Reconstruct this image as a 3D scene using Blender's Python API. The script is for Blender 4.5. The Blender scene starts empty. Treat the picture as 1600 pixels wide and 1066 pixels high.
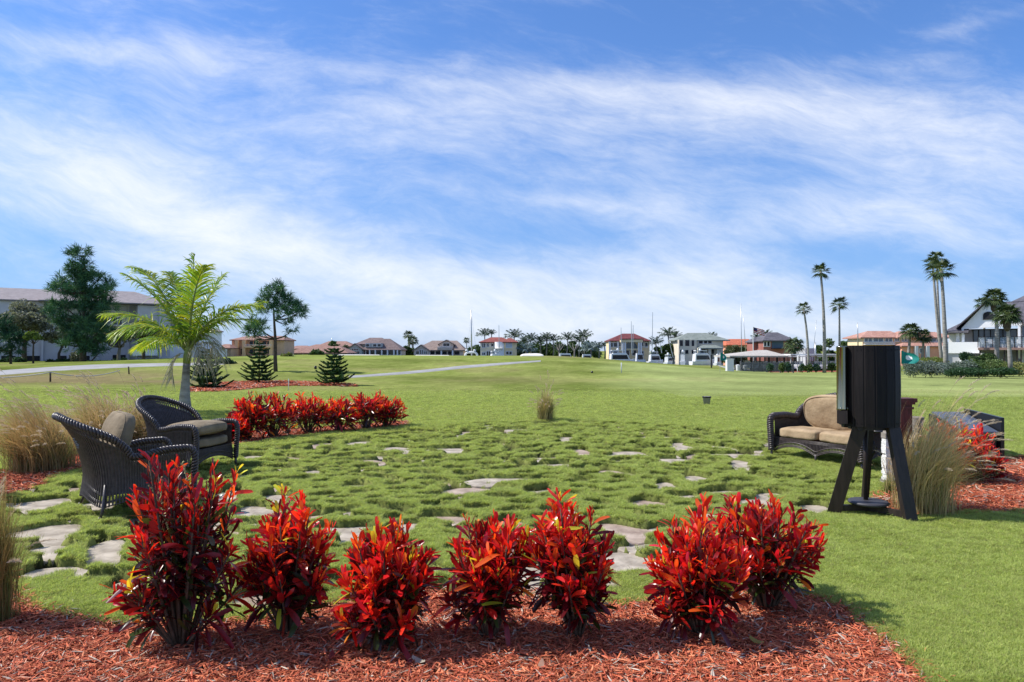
import bpy, math, random
import numpy as np
from mathutils import Vector, Matrix
PI = math.pi
F, HC, HY = 1067.0, 1.55, 548.0
sc = bpy.context.scene
C = sc.collection
rad = math.radians
RN = random.Random(7)
NR = np.random.default_rng(11)

# ------------------------------------------------------------------ terrain
def sst(a, b, x):
    t = np.clip((x - a) / (b - a), 0, 1)
    return t * t * (3 - 2 * t)

def terrain(x, y):
    x = np.asarray(x, float); y = np.asarray(y, float)
    zr = -.75 * sst(16, 44, y) - .25 * sst(44, 80, y)
    zl = -.55 * sst(16, 42, y) + .55 * sst(42, 90, y) + .1 * sst(90, 140, y)
    wl = 1 - sst(-45, -8, x)
    z = zr * (1 - wl) + zl * wl
    box = sst(-62, -34, x) * (1 - sst(4, 34, x))
    up = sst(44, 90, y)
    dn = 1 - sst(112, 124, y) * sst(-40, -20, x) 
    z = z + 1.75 * box * up * dn * (1 - .35 * wl) - .35 * box * wl * up
    z = z + .05 * np.sin(x * .11 + 1.3) * np.sin(y * .09) * sst(20, 40, y)
    # canal basin
    z = z - 1.3 * sst(116, 122, y) * (1 - sst(148, 154, y)) * sst(-36, -30, x) * (1 - sst(60, 66, x))
    return z

def tz(x, y): return float(terrain(x, y))

def hit(px, py, y0=2.0, y1=400.0):
    """ground point seen at a photo pixel"""
    Y = np.exp(np.linspace(math.log(y0), math.log(y1), 3000))
    ray = HC - (py - HY) / F * Y
    g = terrain((px - 800) / F * Y, Y)
    i = np.argmax(ray <= g)
    if ray[i] > g[i]: i = len(Y) - 1
    return (px - 800) / F * Y[i], Y[i]

def X(px, Y): return (px - 800) / F * Y
def Z(py, Y): return HC - (py - HY) / F * Y

def inpoly(xs, ys, poly):
    ins = np.zeros(len(xs), bool)
    n = len(poly)
    for i in range(n):
        x1, y1 = poly[i]; x2, y2 = poly[(i + 1) % n]
        if y1 == y2: continue
        c = ((y1 > ys) != (y2 > ys)) & (xs < (x2 - x1) * (ys - y1) / (y2 - y1) + x1)
        ins ^= c
    return ins

# ------------------------------------------------------------------ tagging / linking
def tag(o, label=None, cat=None, group=None, kind=None):
    if label: o['label'] = label
    if cat: o['category'] = cat
    if group: o['group'] = group
    if kind: o['kind'] = kind
    return o

def thing(name, label, cat, loc=(0, 0, 0), rz=0, group=None):
    o = bpy.data.objects.new(name, None); C.objects.link(o)
    o.location = loc; o.rotation_euler = (0, 0, rz); o.empty_display_size = .2
    return tag(o, label, cat, group)

def copy_tree(o, kids, parent=None):
    c = o.copy(); C.objects.link(c)
    if parent is not None: c.parent = parent
    for ch in kids.get(o.name, []): copy_tree(ch, kids, c)
    return c

def dup(root, loc, rz=0, s=1, label=None):
    kids = {}
    for o in list(C.objects):
        if o.parent: kids.setdefault(o.parent.name, []).append(o)
    c = copy_tree(root, kids)
    c.location = loc; c.rotation_euler = (0, 0, rz); c.scale = (s, s, s)
    if label: c['label'] = label
    return c

def link(name, me, mat=None, parent=None, loc=None):
    o = bpy.data.objects.new(name, me); C.objects.link(o)
    if mat is not None and not me.materials:
        for m in (mat if isinstance(mat, (list, tuple)) else [mat]): me.materials.append(m)
    if parent is not None: o.parent = parent
    if loc is not None: o.location = loc
    return o

class MB:
    def __init__(s): s.v = []; s.f = []; s.m = []
    def add(s, vs, fs, m=0):
        k = len(s.v); s.v += [tuple(p) for p in vs]
        for f in fs: s.f.append(tuple(i + k for i in f)); s.m.append(m)
        return s
    def box(s, x0, x1, y0, y1, z0, z1, m=0, T=None):
        vs = [Vector(p) for p in ((x0,y0,z0),(x1,y0,z0),(x1,y1,z0),(x0,y1,z0),(x0,y0,z1),(x1,y0,z1),(x1,y1,z1),(x0,y1,z1))]
        if T is not None: vs = [T @ p for p in vs]
        return s.add(vs, [(0,3,2,1),(4,5,6,7),(0,1,5,4),(1,2,6,5),(2,3,7,6),(3,0,4,7)], m)
    def tube(s, pts, r, n=6, m=0, cap=True, flat=1.0):
        pts = [Vector(p) for p in pts]
        if not isinstance(r, (list, tuple)): r = [r] * len(pts)
        k = len(s.v); N = len(pts)
        up = Vector((0, 0, 1))
        t0 = (pts[1] - pts[0]).normalized()
        if abs(t0.z) > .9: up = Vector((1, 0, 0))
        a = t0.cross(up).normalized()
        for i, p in enumerate(pts):
            t = (pts[min(i + 1, N - 1)] - pts[max(i - 1, 0)]).normalized()
            a = (a - t * a.dot(t)).normalized(); b = t.cross(a)
            for j in range(n):
                q = 2 * PI * j / n
                s.v.append(tuple(p + a * math.cos(q) * r[i] + b * math.sin(q) * r[i] * flat))
        for i in range(N - 1):
            for j in range(n):
                j2 = (j + 1) % n
                s.f.append((k + i*n + j, k + i*n + j2, k + (i+1)*n + j2, k + (i+1)*n + j)); s.m.append(m)
        if cap:
            s.f.append(tuple(k + j for j in range(n - 1, -1, -1))); s.m.append(m)
            s.f.append(tuple(k + (N-1)*n + j for j in range(n))); s.m.append(m)
        return s
    def lathe(s, prof, c=(0, 0, 0), n=24, m=0):
        k = len(s.v)
        for r, z in prof:
            for j in range(n):
                q = 2 * PI * j / n
                s.v.append((c[0] + r * math.cos(q), c[1] + r * math.sin(q), c[2] + z))
        for i in range(len(prof) - 1):
            for j in range(n):
                j2 = (j + 1) % n
                s.f.append((k + i*n + j, k + i*n + j2, k + (i+1)*n + j2, k + (i+1)*n + j)); s.m.append(m)
        return s
    def prism(s, poly, y0, y1, m=0):
        """polygon in x-z extruded along y"""
        n = len(poly)
        vs = [(x, y0, z) for x, z in poly] + [(x, y1, z) for x, z in poly]
        fs = [tuple(range(n)), tuple(range(2*n - 1, n - 1, -1))] + [(i, i + n, (i+1) % n + n, (i+1) % n) for i in range(n)]
        return s.add(vs, fs, m)
    def build(s, name, mat, parent=None, smooth=False, loc=None):
        me = bpy.data.meshes.new(name)
        me.from_pydata(s.v, [], s.f); me.update()
        ms = mat if isinstance(mat, (list, tuple)) else [mat]
        for q in ms: me.materials.append(q)
        if len(ms) > 1: me.polygons.foreach_set('material_index', s.m)
        if smooth: me.polygons.foreach_set('use_smooth', [True] * len(me.polygons))
        return link(name, me, None, parent, loc)

def ribbons(P, W, col, name, mat, parent=None, fold=None, smooth=True, loc=None, extra=None):
    """P (N,K,3) centre lines, W (N,K,3) half-width vectors, col (N,3)|(N,K,3); fold (N,K,3) offset of the midrib"""
    P = np.asarray(P, float); W = np.asarray(W, float)
    N, K, _ = P.shape
    if fold is None:
        V = np.stack([P - W, P + W], 2); c = 2
    else:
        V = np.stack([P - W, P + fold, P + W], 2); c = 3
    base = (np.arange(N) * K * c)[:, None, None] + (np.arange(K - 1) * c)[None, :, None] + np.arange(c - 1)[None, None, :]
    Fq = np.stack([base, base + 1, base + c + 1, base + c], -1).reshape(-1, 4)
    V = V.reshape(-1, 3)
    col = np.asarray(col, float)
    if col.ndim == 2: col = np.repeat(col[:, None, :], K, 1)
    cc = np.repeat(col[:, :, None, :], c, 2).reshape(-1, 3)
    me = bpy.data.meshes.new(name)
    me.vertices.add(len(V)); me.vertices.foreach_set('co', V.ravel())
    me.loops.add(Fq.size); me.loops.foreach_set('vertex_index', Fq.ravel().astype(np.int32))
    me.polygons.add(len(Fq)); me.polygons.foreach_set('loop_start', (np.arange(len(Fq)) * 4).astype(np.int32))
    me.update(calc_edges=True)
    a = me.color_attributes.new('Col', 'FLOAT_COLOR', 'POINT')
    a.data.foreach_set('color', np.concatenate([cc, np.ones((len(cc), 1))], 1).ravel())
    if smooth: me.polygons.foreach_set('use_smooth', np.ones(len(Fq), bool))
    return link(name, me, mat, parent, loc)

def nrm(a): return a / (np.linalg.norm(a, axis=-1, keepdims=True) + 1e-9)

# ------------------------------------------------------------------ materials
def NT(name):
    m = bpy.data.materials.new(name); m.use_nodes = True
    nt = m.node_tree; nt.nodes.clear()
    out = nt.nodes.new('ShaderNodeOutputMaterial')
    b = nt.nodes.new('ShaderNodeBsdfPrincipled')
    nt.links.new(b.outputs[0], out.inputs[0])
    return m, nt, b, out

def N(nt, t, **kw):
    n = nt.nodes.new(t)
    for k, v in kw.items():
        if k.startswith('i_'): n.inputs[k[2:].replace('_', ' ')].default_value = v
        else: setattr(n, k, v)
    return n

def rgb(c): return (c[0], c[1], c[2], 1)

def mat_noise(name, c1, c2, scale=5, rough=.8, bump=.2, bscale=None, metal=0, spec=.3, stretch=(1, 1, 1), coat=0, detail=5, bdist=.02, rot=(0, 0, 0)):
    m, nt, b, out = NT(name)
    tc = N(nt, 'ShaderNodeTexCoord'); mp = N(nt, 'ShaderNodeMapping')
    mp.inputs['Scale'].default_value = stretch; mp.inputs['Rotation'].default_value = rot
    nt.links.new(tc.outputs['Object'], mp.inputs[0])
    n1 = N(nt, 'ShaderNodeTexNoise'); n1.inputs['Scale'].default_value = scale; n1.inputs['Detail'].default_value = detail
    nt.links.new(mp.outputs[0], n1.inputs['Vector'])
    r = N(nt, 'ShaderNodeValToRGB'); r.color_ramp.elements[0].position = .3; r.color_ramp.elements[1].position = .7
    r.color_ramp.elements[0].color = rgb(c1); r.color_ramp.elements[1].color = rgb(c2)
    nt.links.new(n1.outputs[0], r.inputs[0]); nt.links.new(r.outputs[0], b.inputs['Base Color'])
    b.inputs['Roughness'].default_value = rough; b.inputs['Metallic'].default_value = metal
    b.inputs['Specular IOR Level'].default_value = spec; b.inputs['Coat Weight'].default_value = coat
    if bump:
        n2 = N(nt, 'ShaderNodeTexNoise'); n2.inputs['Scale'].default_value = bscale or scale * 4; n2.inputs['Detail'].default_value = 6
        nt.links.new(mp.outputs[0], n2.inputs['Vector'])
        bp = N(nt, 'ShaderNodeBump'); bp.inputs['Strength'].default_value = bump; bp.inputs['Distance'].default_value = bdist
        nt.links.new(n2.outputs[0], bp.inputs['Height']); nt.links.new(bp.outputs[0], b.inputs['Normal'])
    return m

def mat_leaf(name, rough=.5, trans=.35, spec=.4, coat=0, tint=(1.3, 1.3, .9), obj_rand=0, sat=1):
    """foliage: colour from the leaf's own colour attribute, light passes through it"""
    m, nt, b, out = NT(name)
    a = N(nt, 'ShaderNodeAttribute'); a.attribute_name = 'Col'
    src = a.outputs['Color']
    if obj_rand:
        oi = N(nt, 'ShaderNodeObjectInfo')
        mr = N(nt, 'ShaderNodeMapRange'); mr.inputs['To Min'].default_value = 1 - obj_rand; mr.inputs['To Max'].default_value = 1 + obj_rand
        nt.links.new(oi.outputs['Random'], mr.inputs[0])
        vm = N(nt, 'ShaderNodeVectorMath', operation='SCALE')
        nt.links.new(src, vm.inputs[0]); nt.links.new(mr.outputs[0], vm.inputs['Scale']); src = vm.outputs[0]
    nt.links.new(src, b.inputs['Base Color'])
    b.inputs['Roughness'].default_value = rough; b.inputs['Specular IOR Level'].default_value = spec
    b.inputs['Coat Weight'].default_value = coat; b.inputs['Coat Roughness'].default_value = .15
    t = N(nt, 'ShaderNodeBsdfTranslucent')
    mx = N(nt, 'ShaderNodeMixRGB', blend_type='MULTIPLY'); mx.inputs[0].default_value = 1; mx.inputs[2].default_value = rgb(tint)
    nt.links.new(src, mx.inputs[1]); nt.links.new(mx.outputs[0], t.inputs[0])
    ms = N(nt, 'ShaderNodeMixShader'); ms.inputs[0].default_value = trans
    nt.links.new(b.outputs[0], ms.inputs[1]); nt.links.new(t.outputs[0], ms.inputs[2]); nt.links.new(ms.outputs[0], out.inputs[0])
    return m

def mat_plain(name, c, rough=.6, metal=0, spec=.4, trans=0):
    m, nt, b, out = NT(name)
    b.inputs['Base Color'].default_value = rgb(c); b.inputs['Roughness'].default_value = rough
    b.inputs['Metallic'].default_value = metal; b.inputs['Specular IOR Level'].default_value = spec
    tc = N(nt, 'ShaderNodeTexCoord')
    n = N(nt, 'ShaderNodeTexNoise'); n.inputs['Scale'].default_value = 3
    nt.links.new(tc.outputs['Object'], n.inputs['Vector'])
    mx = N(nt, 'ShaderNodeMixRGB', blend_type='MULTIPLY'); mx.inputs[0].default_value = .25; mx.inputs[1].default_value = rgb(c)
    nt.links.new(n.outputs[0], mx.inputs[2]); nt.links.new(mx.outputs[0], b.inputs['Base Color'])
    return m

def mat_tile(name, c1, c2, rows=3.2):
    m, nt, b, out = NT(name)
    tc = N(nt, 'ShaderNodeTexCoord')
    n = N(nt, 'ShaderNodeTexNoise'); n.inputs['Scale'].default_value = 1.3; n.inputs['Detail'].default_value = 8; n.inputs['Roughness'].default_value = .75
    nt.links.new(tc.outputs['Object'], n.inputs['Vector'])
    r = N(nt, 'ShaderNodeValToRGB'); r.color_ramp.elements[0].position = .35; r.color_ramp.elements[1].position = .65
    r.color_ramp.elements[0].color = rgb(c1); r.color_ramp.elements[1].color = rgb(c2)
    nt.links.new(n.outputs[0], r.inputs[0]); nt.links.new(r.outputs[0], b.inputs['Base Color'])
    w = N(nt, 'ShaderNodeTexWave', wave_type='BANDS', bands_direction='Z'); w.inputs['Scale'].default_value = rows * 1.0
    w2 = N(nt, 'ShaderNodeTexWave', wave_type='BANDS', bands_direction='X'); w2.inputs['Scale'].default_value = rows * .8
    nt.links.new(tc.outputs['Object'], w.inputs[0]); nt.links.new(tc.outputs['Object'], w2.inputs[0])
    ad = N(nt, 'ShaderNodeMath', operation='ADD'); nt.links.new(w.outputs['Fac'], ad.inputs[0]); nt.links.new(w2.outputs['Fac'], ad.inputs[1])
    bp = N(nt, 'ShaderNodeBump'); bp.inputs['Strength'].default_value = .5; bp.inputs['Distance'].default_value = .08
    nt.links.new(ad.outputs[0], bp.inputs['Height']); nt.links.new(bp.outputs[0], b.inputs['Normal'])
    b.inputs['Roughness'].default_value = .85
    return m

M = {}
M['leaf'] = mat_leaf('foliage', .55, .3, .3)
M['needle'] = mat_leaf('needle_foliage', .6, .15, .25)
M['palm'] = mat_leaf('palm_foliage', .4, .4, .4, tint=(1.5, 1.4, .7))
M['farpalm'] = mat_leaf('far_palm_foliage', .5, .15, .3)
M['croton'] = mat_leaf('croton_foliage', .28, .36, .5, tint=(1.9, 1.2, .8))
M['grass'] = mat_leaf('grass_blade', .6, .5, .25, tint=(1.25, 1.3, .8), obj_rand=.22)
M['straw'] = mat_leaf('fountain_grass_blade', .6, .35, .3, tint=(1.2, 1.15, .9))
M['chip'] = mat_leaf('mulch_chip', .8, 0, .2, obj_rand=.45)
M['bark'] = mat_noise('bark', (.045, .032, .024), (.11, .085, .065), 6, .9, .6, 14)
M['palebark'] = mat_noise('pale_bark', (.16, .14, .115), (.30, .27, .23), 5, .9, .6, 12, stretch=(1, 1, 5))
M['palmbark'] = mat_noise('palm_bark', (.16, .145, .13), (.36, .34, .31), 3, .85, .4, 10, stretch=(1, 1, 5))
M['stem'] = mat_noise('croton_stem', (.06, .045, .03), (.14, .10, .07), 20, .85, .3)
M['wicker'] = mat_noise('dark_wicker', (.028, .020, .017), (.070, .052, .046), 30, .40, .35, 120, spec=.5, bdist=.004)
M['wickerrim'] = mat_noise('dark_wicker_braid', (.028, .021, .020), (.068, .052, .050), 30, .36, .3, 120, spec=.55, bdist=.004)
M['olive'] = mat_noise('olive_cushion_fabric', (.155, .12, .075), (.27, .215, .145), 5, .95, .7, 14, bdist=.02)
M['tan'] = mat_noise('tan_cushion_fabric', (.27, .185, .105), (.42, .31, .19), 6, .95, .6, 14, bdist=.02)
M['dwood'] = mat_noise('dark_stained_wood', (.005, .0038, .0035), (.013, .0095, .0085), 5, .55, .4, 18, spec=.2, stretch=(6, 6, .6), bdist=.004)
M['dwood2'] = mat_noise('dark_leg_wood', (.014, .0095, .008), (.034, .023, .019), 5, .5, .4, 18, spec=.35, stretch=(6, 6, .6), bdist=.004)
M['redwood'] = mat_noise('red_brown_wood', (.07, .018, .012), (.14, .035, .025), 6, .5, .3, 20, stretch=(5, 5, .7))
M['steel'] = mat_plain('polished_steel', (.36, .34, .24), .16, 1)
M['stone'] = mat_noise('flagstone', (.20, .165, .125), (.54, .47, .38), 5.5, .88, .7, 26, bdist=.012, detail=9)
M['stonered'] = mat_noise('reddish_flagstone', (.19, .13, .10), (.50, .40, .32), 4.5, .88, .7, 26, bdist=.012, detail=9)
M['white'] = mat_plain('white_paint', (.78, .78, .78), .45)
M['boat'] = mat_plain('white_gelcoat', (.82, .83, .84), .25)
M['glass'] = mat_plain('dark_window_glass', (.015, .02, .03), .12, 0, .6)
M['bglass'] = mat_plain('blue_window_glass', (.10, .15, .20), .12, 0, .7)
M['shadein'] = mat_plain('dark_interior', (.02, .02, .024), .8)  # near-black that paints the shade inside openings; also on dark posts
M['black'] = mat_plain('black_plastic', (.012, .012, .014), .3)
M['concrete'] = mat_noise('pale_concrete', (.25, .245, .24), (.36, .355, .35), .7, .9, .2, 8)
M['sand'] = mat_noise('bunker_sand', (.62, .59, .52), (.75, .72, .66), 1, .95, .3, 6)
M['teal'] = mat_leaf('teal_flag_cloth', .8, .3, .2)
M['rope'] = mat_plain('white_rope', (.6, .58, .5), .8)
M['metal'] = mat_plain('aluminium_pole', (.55, .56, .57), .35, .6)

M['roughwhite'] = mat_noise('rough_white_stone', (.5, .49, .46), (.8, .79, .76), 14, .9, .8, 40, bdist=.02)
M['boxlid'] = mat_plain('glossy_dark_lid', (.10, .12, .17), .14)
M['paleglass'] = mat_plain('glass_block', (.45, .52, .58), .2)
M['clearglass'] = mat_plain('pale_railing_glass', (.35, .42, .48), .15)
M['clearglass'].node_tree.nodes['Principled BSDF'].inputs['Alpha'].default_value = .35
M['fence'] = mat_noise('weathered_fence', (.10, .10, .11), (.18, .18, .19), 4, .9, .3)
M['deckwood'] = mat_noise('deck_wood', (.22, .13, .11), (.33, .22, .19), 4, .8, .3)
# ------------------------------------------------------------------ ground
def vnoise(x, y, s, seed=0, octv=3):
    out = 0; amp = 1; tot = 0
    for o in range(octv):
        g = np.random.default_rng(seed + o).random((64, 64))
        u = x / s + 17.3 * (o + 1); v = y / s + 5.1 * (o + 1)
        i = np.floor(u).astype(int); j = np.floor(v).astype(int)
        fu = u - i; fv = v - j; fu = fu*fu*(3-2*fu); fv = fv*fv*(3-2*fv)
        a = g[i % 64, j % 64]; b = g[(i+1) % 64, j % 64]; c = g[i % 64, (j+1) % 64]; d = g[(i+1) % 64, (j+1) % 64]
        out = out + amp * ((a*(1-fu) + b*fu)*(1-fv) + (c*(1-fu) + d*fu)*fv); tot += amp
        amp *= .5; s /= 2.1
    return out / tot

def pxpoly(pts): return [hit(px, py) for px, py in pts]

PATIO = pxpoly([(10, 765), (130, 738), (240, 715), (390, 700), (640, 672), (760, 660), (900, 658), (1040, 664), (1200, 676), (1215, 715), (1300, 745), (1375, 748),
                (1290, 797), (1190, 812), (1040, 880), (960, 925), (840, 925), (500, 925), (200, 912), (60, 912), (-60, 912), (-60, 800)])
BED_FRONT = [hit(px, py) for px, py in [(-260, 860), (-60, 880), (20, 905), (70, 945), (190, 968), (320, 965), (430, 955), (560, 935), (680, 925), (860, 925), (960, 938), (1060, 925), (1180, 912),
                                        (1260, 925), (1330, 950), (1385, 990), (1430, 1030), (1470, 1085)]] + [(2.0, 2.2), (1.5, 1.2), (-8, 1.2), (-8, 4.6)]
BED_LEFT = pxpoly([(-120, 720), (-20, 745), (40, 726), (110, 712), (190, 700), (300, 690), (330, 700), (240, 712), (150, 728), (90, 742), (30, 768), (-120, 830)])
BED_HEDGE = pxpoly([(345, 682), (372, 676), (480, 668), (640, 657), (642, 664), (560, 672), (470, 680), (385, 694), (330, 700)])
BED_RIGHT = pxpoly([(1365, 775), (1400, 762), (1450, 735), (1500, 716), (1560, 712), (1620, 716), (1760, 722), (1760, 800), (1600, 796), (1500, 801), (1440, 803), (1395, 800), (1360, 790)])
BED_PINES = pxpoly([(285, 608), (330, 600), (380, 597), (440, 596), (500, 598), (550, 601), (560, 604), (500, 603), (440, 603), (400, 607), (340, 612), (290, 613)])
BEDS = [BED_FRONT, BED_LEFT, BED_HEDGE, BED_RIGHT, BED_PINES]

# hollows of the patio: (x, y, a, b, angle, label or None)
HOL = []
big = [(62, 785, 82, 22), (70, 831, 100, 40), (78, 889, 92, 26), (168, 857, 66, 32), (736, 763, 96, 11), (842, 765, 46, 10), (628, 824, 60, 16),
       (975, 826, 80, 26), (988, 874, 110, 40), (1012, 785, 56, 14), (1186, 784, 62, 14), (1268, 790, 62, 10), (437, 773, 60, 10), (405, 797, 70, 12),
       (790, 749, 110, 6), (875, 797, 60, 8), (700, 806, 90, 10), (1068, 773, 50, 8), (1128, 765, 60, 6), (985, 707, 70, 4), (905, 704, 40, 5), (1140, 709, 60, 5),
       (865, 724, 60, 4), (1100, 803, 60, 9), (362, 768, 50, 8), (480, 806, 70, 10), (560, 842, 70, 12), (700, 700, 60, 3), (1065, 696, 46, 4), (1160, 727, 50, 4),
       (220, 808, 60, 10), (212, 758, 50, 9), (270, 764, 40, 8), (395, 712, 40, 4), (930, 905, 80, 22), (1090, 745, 50, 5), (620, 700, 60, 3), (560, 690, 50, 3),
       (400, 935, 80, 26), (640, 890, 80, 22), (790, 812, 60, 8), (810, 890, 90, 26), (1040, 755, 44, 6), (960, 736, 50, 4), (190, 912, 44, 12)]
for px, py, w, h in big:
    yn = (HC - .03) / ((py + h / 2 - HY) / F); yf = (HC + .06) / ((py - h / 2 - HY) / F); y = (yn + yf) / 2
    HOL.append((X(px, y), y, w / 2 * y / F, max(.10, (yf - yn) / 2 * .74), -math.atan2(X(px, y), y) * .9 + RN.uniform(-.06, .06), 1))
pa = np.array(PATIO)
tries = 0
while len(HOL) < 600 and tries < 30000:
    tries += 1
    x = RN.uniform(pa[:, 0].min(), pa[:, 0].max()); y = RN.uniform(pa[:, 1].min(), pa[:, 1].max())
    if not inpoly(np.array([x]), np.array([y]), PATIO)[0]: continue
    if any(inpoly(np.array([x]), np.array([y]), B)[0] for B in BEDS[:4]): continue
    a = RN.uniform(.10, .22) * RN.choice((1, 1, 1.4)); b = a * RN.uniform(.6, .9) * (.8 + .03 * y)
    if any((x - h[0])**2 + ((y - h[1]))**2 < (.05 + .74 * (max(h[2], h[3]) + a))**2 for h in HOL): continue
    HOL.append((x, y, a, b, RN.uniform(-.5, .5), 0))
HPAR = [(RN.uniform(0, 6.3), RN.uniform(0, 6.3), RN.uniform(.08, .2), RN.uniform(.04, .12)) for _ in HOL]

def hollow(x, y):
    """0 on the grass .. 1 in a hollow"""
    out = np.zeros(x.shape)
    for (hx, hy, a, b, an, k), (p1, p2, k1, k2) in zip(HOL, HPAR):
        m = (np.abs(x - hx) < 2 * max(a, b)) & (np.abs(y - hy) < 2 * max(a, b))
        if not m.any(): continue
        dx = x[m] - hx; dy = y[m] - hy
        u = dx * math.cos(an) + dy * math.sin(an); v = -dx * math.sin(an) + dy * math.cos(an)
        th = np.arctan2(v / b, u / a)
        r = 1 + k1 * np.sin(2 * th + p1) + k2 * np.sin(3 * th + p2) + .05 * np.sin(5 * th + p1 * 3)
        d = np.sqrt((u / a)**2 + (v / b)**2) / r
        out[m] = np.maximum(out[m], sst(1.12, .96, d))
    return out

def patiow(x, y):
    return sst(14.2, 12.8, y) * sst(3.9, 4.3, y)

def surf(x, y):
    """grass surface near the camera incl. lumps and hollows"""
    z = terrain(x, y)
    pw = patiow(x, y)
    z = z + pw * (.065 * (vnoise(x, y, .55, 3, 3) - .5) + .012 * (vnoise(x, y, .12, 9, 2) - .5))
    z = z + (1 - pw) * .03 * (vnoise(x, y, .6, 5, 2) - .5) * sst(30, 10, y)
    return z

ys = np.concatenate([np.linspace(-6, 2.4, 14), np.exp(np.arange(math.log(2.6), math.log(24), .0048)), np.exp(np.arange(math.log(24.2), math.log(260), .014)), np.exp(np.linspace(math.log(265), math.log(4000), 22))])
us = np.linspace(-1.35, 1.35, 640)
GX = us[None, :] * (np.maximum(ys, 2.4)[:, None] * .8 + .8); GY = np.repeat(ys[:, None], len(us), 1)
gx = GX.ravel(); gy = GY.ravel()
hl = hollow(gx, gy)
gz = surf(gx, gy)
bed = np.zeros(gx.shape)
for B in BEDS: bed = np.maximum(bed, inpoly(gx, gy, B).astype(float))
gz = gz - .118 * hl - .035 * bed

def groundcol(x, y):
    n1 = vnoise(x, y, 1.7, 21, 4); n2 = vnoise(x, y, 9, 31, 4); n3 = vnoise(x, y, .25, 41, 2)
    t = np.clip(.5 + 1.5 * (n1 - .5) + 1.6 * (n2 - .5), 0, 1)[:, None]
    c = (1 - t) * np.array((.134, .172, .036)) + t * np.array((.218, .242, .070))
    c = c * (.85 + .3 * n3)[:, None]
    px = 800 + F * x / np.maximum(y, 1); 
    g = terrain(x, y)
    py = HY + F * (HC - g) / np.maximum(y, 1)
    # practice green on the right: closely mown, paler (an area on the ground)
    u = (x - 13 - .12 * y)
    gr = sst(25, 29, y + .9 * np.sin(x * .4)) * sst(84, 76, y) * sst(0, 7, x - .10 * y + 1.2 * np.sin(y * .3)) 
    st = .5 + .5 * np.sin(x * 1.1 + y * .25)
    gc = np.array((.245, .285, .10))[None] * (.94 + .1 * st)[:, None] * (.9 + .2 * n2)[:, None]
    c = c * (1 - gr[:, None]) + gc * gr[:, None]
    # fairway plateau on the left, mown
    fw = sst(-46, -38, x) * sst(10, 0, x) * sst(78, 84, y) * sst(130, 122, y)
    c = c * (1 - fw[:, None] * .7) + np.array((.23, .275, .07)) * fw[:, None] * .7
    # mowing bands and soft tone changes
    c = c * (1 + .09 * np.sin(y * .55 + .12 * x + 3 * n2) * sst(18, 40, y) + .07 * np.sin(x * .33 - y * .08 + 4 * n2) * sst(26, 50, y) + .5 * (n2 - .5) * sst(15, 30, y))[:, None]
    # dry worn patches
    d = np.exp(-(((x + 38) / 11)**2 + ((y - 50) / 7)**2)) * 1.1 + np.exp(-(((x + 27) / 8)**2 + ((y - 47) / 3)**2)) * .5 + .35 * np.exp(-(((x + 1) / 6)**2 + ((y - 52) / 5)**2)) \
        + .7 * np.exp(-(((x + 16) / 6)**2 + ((y - 47) / 2.4)**2)) + .5 * np.exp(-(((x - 9) / 9)**2 + ((y - 88) / 4)**2))
    d = np.clip(d * (.4 + 1.2 * n1) + .5 * sst(.62, .75, n2) * sst(20, 40, y) * .6, 0, .85)[:, None]
    c = c * (1 - d) + np.array((.20, .155, .085)) * d
    return c

gc = groundcol(gx, gy)
soil = np.array((.035, .032, .018)); msoil = np.array((.12, .03, .018))
h_ = sst(.25, .8, hl)[:, None]
gc = gc * (1 - h_) + soil * h_  # hollows take soil colour, darkened to paint the shade of their walls
near = ((sst(26, 20, gy))[:, None]) * .35
gc = gc * (1 - bed[:, None]) + msoil * bed[:, None]
nr, ncn = GX.shape
V = np.stack([gx, gy, gz], 1)
idx = np.arange(nr * ncn).reshape(nr, ncn)
Q = np.stack([idx[:-1, :-1], idx[:-1, 1:], idx[1:, 1:], idx[1:, :-1]], -1).reshape(-1, 4)
me = bpy.data.meshes.new('ground')
me.vertices.add(len(V)); me.vertices.foreach_set('co', V.ravel())
me.loops.add(Q.size); me.loops.foreach_set('vertex_index', Q.ravel().astype(np.int32))
me.polygons.add(len(Q)); me.polygons.foreach_set('loop_start', (np.arange(len(Q)) * 4).astype(np.int32))
me.update(calc_edges=True); me.polygons.foreach_set('use_smooth', np.ones(len(Q), bool))
a_ = me.color_attributes.new('Col', 'FLOAT_COLOR', 'POINT'); a_.data.foreach_set('color', np.concatenate([gc, np.ones((len(gc), 1))], 1).ravel())

m, nt, b, out = NT('lawn')
at = N(nt, 'ShaderNodeAttribute'); at.attribute_name = 'Col'
tc = N(nt, 'ShaderNodeTexCoord')
n1 = N(nt, 'ShaderNodeTexNoise'); n1.inputs['Scale'].default_value = 9; n1.inputs['Detail'].default_value = 8; n1.inputs['Roughness'].default_value = .7
n2 = N(nt, 'ShaderNodeTexNoise'); n2.inputs['Scale'].default_value = 1.1; n2.inputs['Detail'].default_value = 8; n2.inputs['Roughness'].default_value = .65
for q in (n1, n2): nt.links.new(tc.outputs['Object'], q.inputs['Vector'])
ad = N(nt, 'ShaderNodeMath', operation='ADD'); nt.links.new(n1.outputs[0], ad.inputs[0]); nt.links.new(n2.outputs[0], ad.inputs[1])
mr = N(nt, 'ShaderNodeMapRange'); mr.inputs['From Min'].default_value = .65; mr.inputs['From Max'].default_value = 1.35; mr.inputs['To Min'].default_value = .66; mr.inputs['To Max'].default_value = 1.34
nt.links.new(ad.outputs[0], mr.inputs[0])
vm = N(nt, 'ShaderNodeVectorMath', operation='SCALE'); nt.links.new(at.outputs['Color'], vm.inputs[0]); nt.links.new(mr.outputs[0], vm.inputs['Scale'])
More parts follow.
